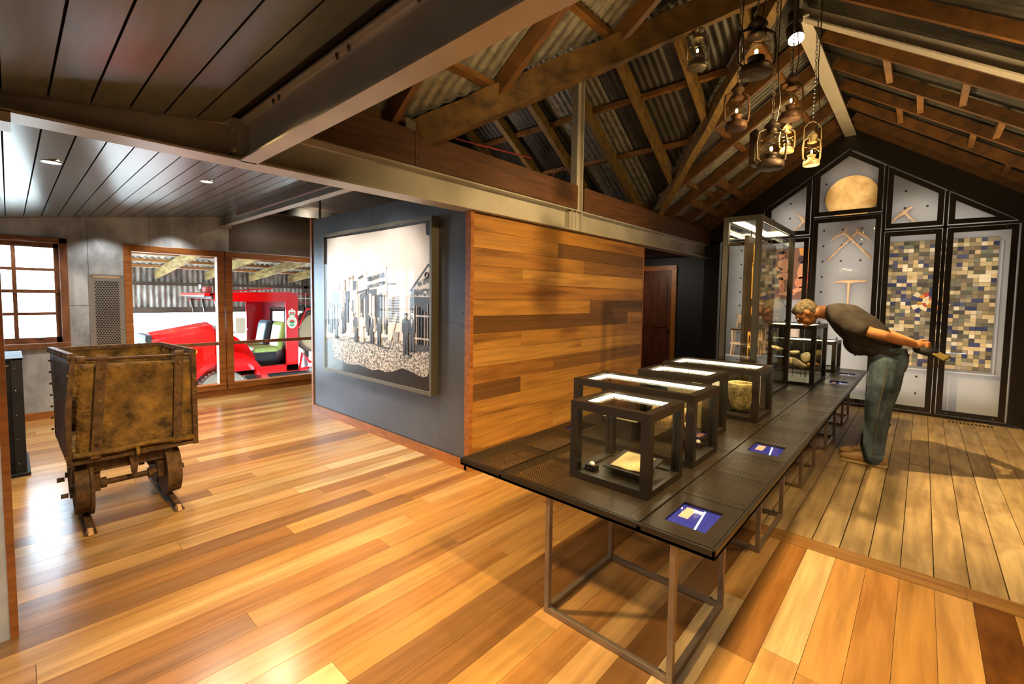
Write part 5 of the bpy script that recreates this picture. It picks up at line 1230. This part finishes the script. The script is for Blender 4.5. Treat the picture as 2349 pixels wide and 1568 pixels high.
lantern('pale brass lantern hanging before the ridge beam', -.832, 4.1, 2.90, .36, RTIN, .95, 3.95, False)
lantern('dark square reflector lantern hanging lowest in the group', -.814, 3.5, 2.395, .335, DTIN, 1.15, 3.95, False, hood=True)
lantern('cream enamel lantern with a wire bail hanging at the right', -.712, 4.3, 2.575, .27, CREAM, 1.0, 3.95, True)
lantern('small cream lantern half hidden behind the lowest lantern', -.96, 4.66, 2.81, .26, CREAM, 1.0, 3.95, False)
# track spot light
sl = thing('spotlight', 'black cylindrical spotlight lit under the ridge beam', 'spotlight', (-.9, 4.42, 3.8))
ob('mount', G().cyl((-.895,4.42,3.79),(-.895,4.42,3.87),.055,n=20), M['black'], sl)
d = Vector((.25,-.35,-.9)).normalized(); c = Vector((-.89,4.42,3.69))
ob('can', G().cyl(c-d*.07, c+d*.05, .06, n=24, cap=False).cyl(c-d*.072, c-d*.07, .06, n=24), M['black'], sl)
ob('lens', G().cyl(c+d*.03, c+d*.034, .055, n=24), emit('spot_lens', (1,.86,.6), 25), sl)
ob('yoke', G().cyl((-.895,4.42,3.79), c-d*.05, .012, n=8), M['black'], sl)

# ================================================================= PERSON
person = thing('person', 'man in dark t-shirt and jeans bending over the glass cases, cap held behind his back', 'person', (-.3, 5.37, 0))
PY = 5.37
def chain(g, pts, n=7):
    """pts: (x,y,z,rx,ry,rz): overlapping ellipsoids along a path"""
    for a, b in zip(pts, pts[1:]):
        for k in range(n):
            t = k/n; p = [a[i]+(b[i]-a[i])*t for i in range(6)]; g.ell(p[:3], p[3:], 12, 8)
    g.ell(pts[-1][:3], pts[-1][3:], 12, 8)
def ry(a): return Matrix.Rotation(a, 3, 'Y')
SKIN = mat('skin', '#a06a42', '#b47a50', sc=(12,12,12), rough=.5); HAIR = mat('grey_brown_hair', '#3a2e22', '#8a7a64', sc=(60,60,60), rough=.8, bump=.6, bsc=(120,120,120))
TEE = mat('charcoal_tshirt', '#262120', '#322b2a', sc=(8,8,8), rough=.9, bump=.5, bsc=(9,9,9), bdist=.03); JEAN = mat('blue_jeans', '#223040', '#5f7688', sc=(5,5,3), rough=.85, ramp=(.4,.7), bump=.3, bsc=(30,30,14), bdist=.01)
# body: head, neck, torso, arms, hands, legs in one surface
b = G()
hc = Vector((-.868,PY,1.395)); fd = Vector((-.62,0,-.785)); up = Vector((-.785,0,.62))
RM = Matrix((( -fd.x, 0, up.x), (0, 1, 0), (-fd.z, 0, up.z)))      # local x = back of head, z = crown
b.ell(hc, (.1,.078,.105), 20, 14, RM)
b.ell(hc+fd*.035-up*.055, (.065,.062,.075), 16, 12, RM)             # jaw
b.ell(hc+fd*.095-up*.085, (.028,.035,.025), 10, 8, RM)              # chin
b.ell(hc+fd*.108-up*.02, (.022,.014,.03), 10, 8, RM); b.ell(hc+fd*.120-up*.034, (.016,.018,.013), 10, 8, RM)   # nose
b.ell(hc+fd*.092+up*.022, (.018,.055,.014), 10, 8, RM)              # brow
b.ell(hc+fd*.098-up*.062, (.014,.03,.012), 10, 8, RM)               # lips
for s_ in (-1, 1): b.ell(hc+Vector((0,s_*.08,0))-up*.018-fd*.012, (.022,.012,.034), 10, 8, RM)   # ears
chain(b, [(-.845,PY,1.385,.06,.058,.06),(-.74,PY,1.40,.062,.062,.062),(-.66,PY,1.39,.075,.08,.075)])
chain(b, [(-.62,PY,1.37,.09,.13,.09),(-.5,PY,1.30,.12,.15,.12),(-.36,PY,1.18,.13,.15,.13),(-.23,PY,1.04,.12,.15,.12),(-.21,PY,.95,.11,.15,.10)])
def arm(s_):
    y0 = PY+s_*.19
    P = [(-.585,y0,1.385,.062,.06,.062),(-.50,PY+s_*.225,1.30,.056,.056,.056),(-.33,PY+s_*.235,1.232,.047,.047,.047),(-.24,PY+s_*.22,1.21,.045,.045,.045),(-.15,PY+s_*.16,1.175,.04,.04,.041),(-.055,PY+s_*.085,1.145,.03,.03,.033)]
    chain(b, P, 9)
    hx, hy, hz = -.015, PY+s_*.055, 1.135
    b.ell((hx,hy,hz), (.048,.026,.036), 14, 10)
    for k in range(4):   # fingers curl round the cap
        z = hz+.026-.017*k; L = (.9,1.0,.95,.78)[k]
        chain(b, [(hx+.035,hy,z,.0095,.0095,.0095),(hx+.035+.032*L,hy+s_*.004,z-.004,.009,.009,.009),(hx+.035+.048*L,hy-s_*.016,z-.010,.0085,.0085,.0085),(hx+.035+.036*L,hy-s_*.034,z-.012,.0075,.0075,.0075)], 4)
    chain(b, [(hx-.005,hy-s_*.01,hz+.025,.012,.012,.012),(hx+.025,hy-s_*.026,hz+.042,.0105,.0105,.0105),(hx+.055,hy-s_*.03,hz+.038,.009,.009,.009)], 4)
arm(-1); arm(1)
LEGS = {-1: [(-.215,PY-.10,.93),(-.225,PY-.105,.76),(-.25,PY-.10,.55),(-.265,PY-.095,.30),(-.275,PY-.09,.09)], 1: [(-.215,PY+.10,.93),(-.235,PY+.10,.76),(-.27,PY+.10,.55),(-.29,PY+.105,.30),(-.305,PY+.11,.09)]}
for s_, P in LEGS.items(): chain(b, [(*p, r, r, r*1.1) for p, r in zip(P, (.1,.095,.065,.055,.045))])
body = remesh(b, .0065, 'body', 4); obm('body', body, SKIN, person)
for s_ in (-1, 1):
    e_ = ob('eye', G().ell(hc+fd*.096+Vector((0,s_*.032,0))+up*.002, (.01,.013,.01), 10, 8, RM), M['white'], person); ob('pupil', G().ell(hc+fd*.105+Vector((0,s_*.032,0))+up*.002, (.004,.006,.006), 8, 6, RM), M['black'], e_)
h = G()
for dx, dz, r in ((.035,.03,(.085,.083,.085)),(.005,.052,(.092,.08,.068)),(.055,-.01,(.062,.08,.07)),(-.045,.075,(.045,.06,.035)),(.05,-.05,(.05,.068,.04))): h.ell(hc-fd*dx+up*dz, r, 16, 12, RM)
for s_ in (-1, 1): h.ell(hc+fd*.0+Vector((0,s_*.073,0))+up*.03, (.045,.014,.04), 10, 8, RM)
obm('hair', remesh(h, .006, 'hair', 2), HAIR, person)
t = G()
chain(t, [(-.655,PY,1.395,.07,.10,.085),(-.60,PY,1.375,.105,.175,.115),(-.52,PY,1.325,.15,.20,.155),(-.42,PY,1.235,.165,.20,.165),(-.34,PY,1.165,.155,.195,.155),(-.275,PY,1.115,.14,.19,.11),(-.245,PY,1.115,.13,.186,.075)], 9)
t.ell((-.43,PY,1.12), (.13,.17,.12), 18, 12, ry(.7)); t.ell((-.315,PY,1.06), (.115,.178,.075), 18, 12, ry(.35))          # belly
for s_ in (-1, 1): chain(t, [(-.60,PY+s_*.15,1.40,.085,.08,.09),(-.555,PY+s_*.20,1.36,.085,.075,.09),(-.47,PY+s_*.23,1.285,.08,.066,.078),(-.405,PY+s_*.24,1.255,.074,.062,.07)])
obm('tshirt', remesh(t, .009, 'tshirt', 5), TEE, person)
PRN = mat('shirt_print', '#6a6248', rough=.9)
j = G()
chain(j, [(-.205,PY,1.085,.125,.178,.03),(-.205,PY,1.0,.135,.185,.08),(-.212,PY,.92,.14,.175,.08)])
for s_ in (-1, 1): j.ell((-.165,PY+s_*.085,.975), (.10,.095,.115), 14, 10); j.ell((-.275,PY+s_*.095,.80), (.085,.085,.14), 14, 10)
for s_, P in LEGS.items():                       # folds at knee and hem
    for k in range(7): j.ell((P[2][0]+(-.055 if k % 2 else .045), P[2][1]-.03+.012*k, P[2][2]+.10-.045*k), (.055,.065,.016), 12, 8, ry(.5 if k % 2 else -.4))
    for k in range(3): j.ell((P[4][0]+.005, P[4][1], .10+.045*k), (.092-.003*k,.084,.017), 14, 8, ry(.25-.2*k))
for s_, P in LEGS.items(): chain(j, [(p[0], p[1], p[2], r, r*.95, r*1.05) for p, r in zip(P, (.132,.122,.098,.088,.083))], 10)
obm('jeans', remesh(j, .009, 'jeans', 4), JEAN, person)
BRS = mat('jean_stitch', '#6a5230', rough=.8)
pts = [(-.205,PY-.228,.9),(-.222,PY-.224,.76),(-.25,PY-.196,.55),(-.265,PY-.183,.30),(-.275,PY-.172,.1)]
ob('seam', G().tube(pts, .0025, 5), BRS, person)
ob('pocket', G().tube([(-.145,PY-.168,1.0),(-.085,PY-.12,1.0),(-.085,PY-.115,.9),(-.115,PY-.14,.87),(-.145,PY-.165,.90)], .003, 5, True), BRS, person)
ob('belt', G().lathe([(.139,0),(.142,.02),(.139,.04)], (0,0,0), 32), TEE, person)
bo = [o for o in person.children if o.name.startswith('belt')][0]; bo.data.transform(Matrix.Translation((-.213,PY,1.035)) @ Matrix.Rotation(.25, 4, 'Y') @ Matrix.Diagonal((1.02,1.3,1,1)))
SHOE = mat('tan_shoe', '#9a7a52', '#bc9a6c', sc=(14,14,14), rough=.6); SOLE = mat('shoe_sole', '#c8ae82', rough=.8)
for s_, (ax, ay) in ((-1, (-.275,PY-.085)), (1, (-.305,PY+.11))):
    g = G(); chain(g, [(ax+.065,ay,.065,.045,.042,.06),(ax+.0,ay,.075,.055,.044,.065),(ax-.09,ay,.06,.06,.047,.05),(ax-.16,ay,.05,.055,.048,.04),(ax-.205,ay,.044,.045,.044,.032)])
    s1_ = obm('shoe', remesh(g, .007, 'shoe', 3), SHOE, person)
    ob('sole', G().prism([(ax+.11,ay-.035),(ax+.11,ay+.035),(ax+.0,ay+.04),(ax-.12,ay+.05),(ax-.22,ay+.04),(ax-.255,ay),(ax-.22,ay-.04),(ax-.12,ay-.05),(ax,ay-.04)], 'z', .0, .024), SOLE, s1_, bevel=.008)
cap = thing('cap', 'dark blue cap with an olive brim held in the man\'s hands', 'cap', (.06, PY, 1.05))
g = G(); g.ell((.035,PY,1.085), (.095,.085,.055), 20, 14, ry(.35)); g.v = [(p[0], p[1], max(p[2], 1.045+(.035-p[0])*.30)) for p in g.v]
ob('crown', g, mat('navy_cap', '#10121a', '#1c2030', sc=(20,20,20), rough=.7), cap, smooth=True)
v = []; f = []
for j_ in range(7):
    for i in range(9):
        u = i/8-.5; r = j_/6; v.append((.085+r*.115*(1-1.5*u*u)+.0, PY+u*.17*(1-.15*r), 1.10-.0-r*.055-.10*u*u*(1)+.02*u))
for j_ in range(6):
    for i in range(8): f.append((j_*9+i, j_*9+i+1, j_*9+10+i, j_*9+9+i))
br = ob('brim', G().add(v, f), mat('olive_brim', '#7a6a34', rough=.7), cap, smooth=True); s_ = br.modifiers.new('t', 'SOLIDIFY'); s_.thickness = .005
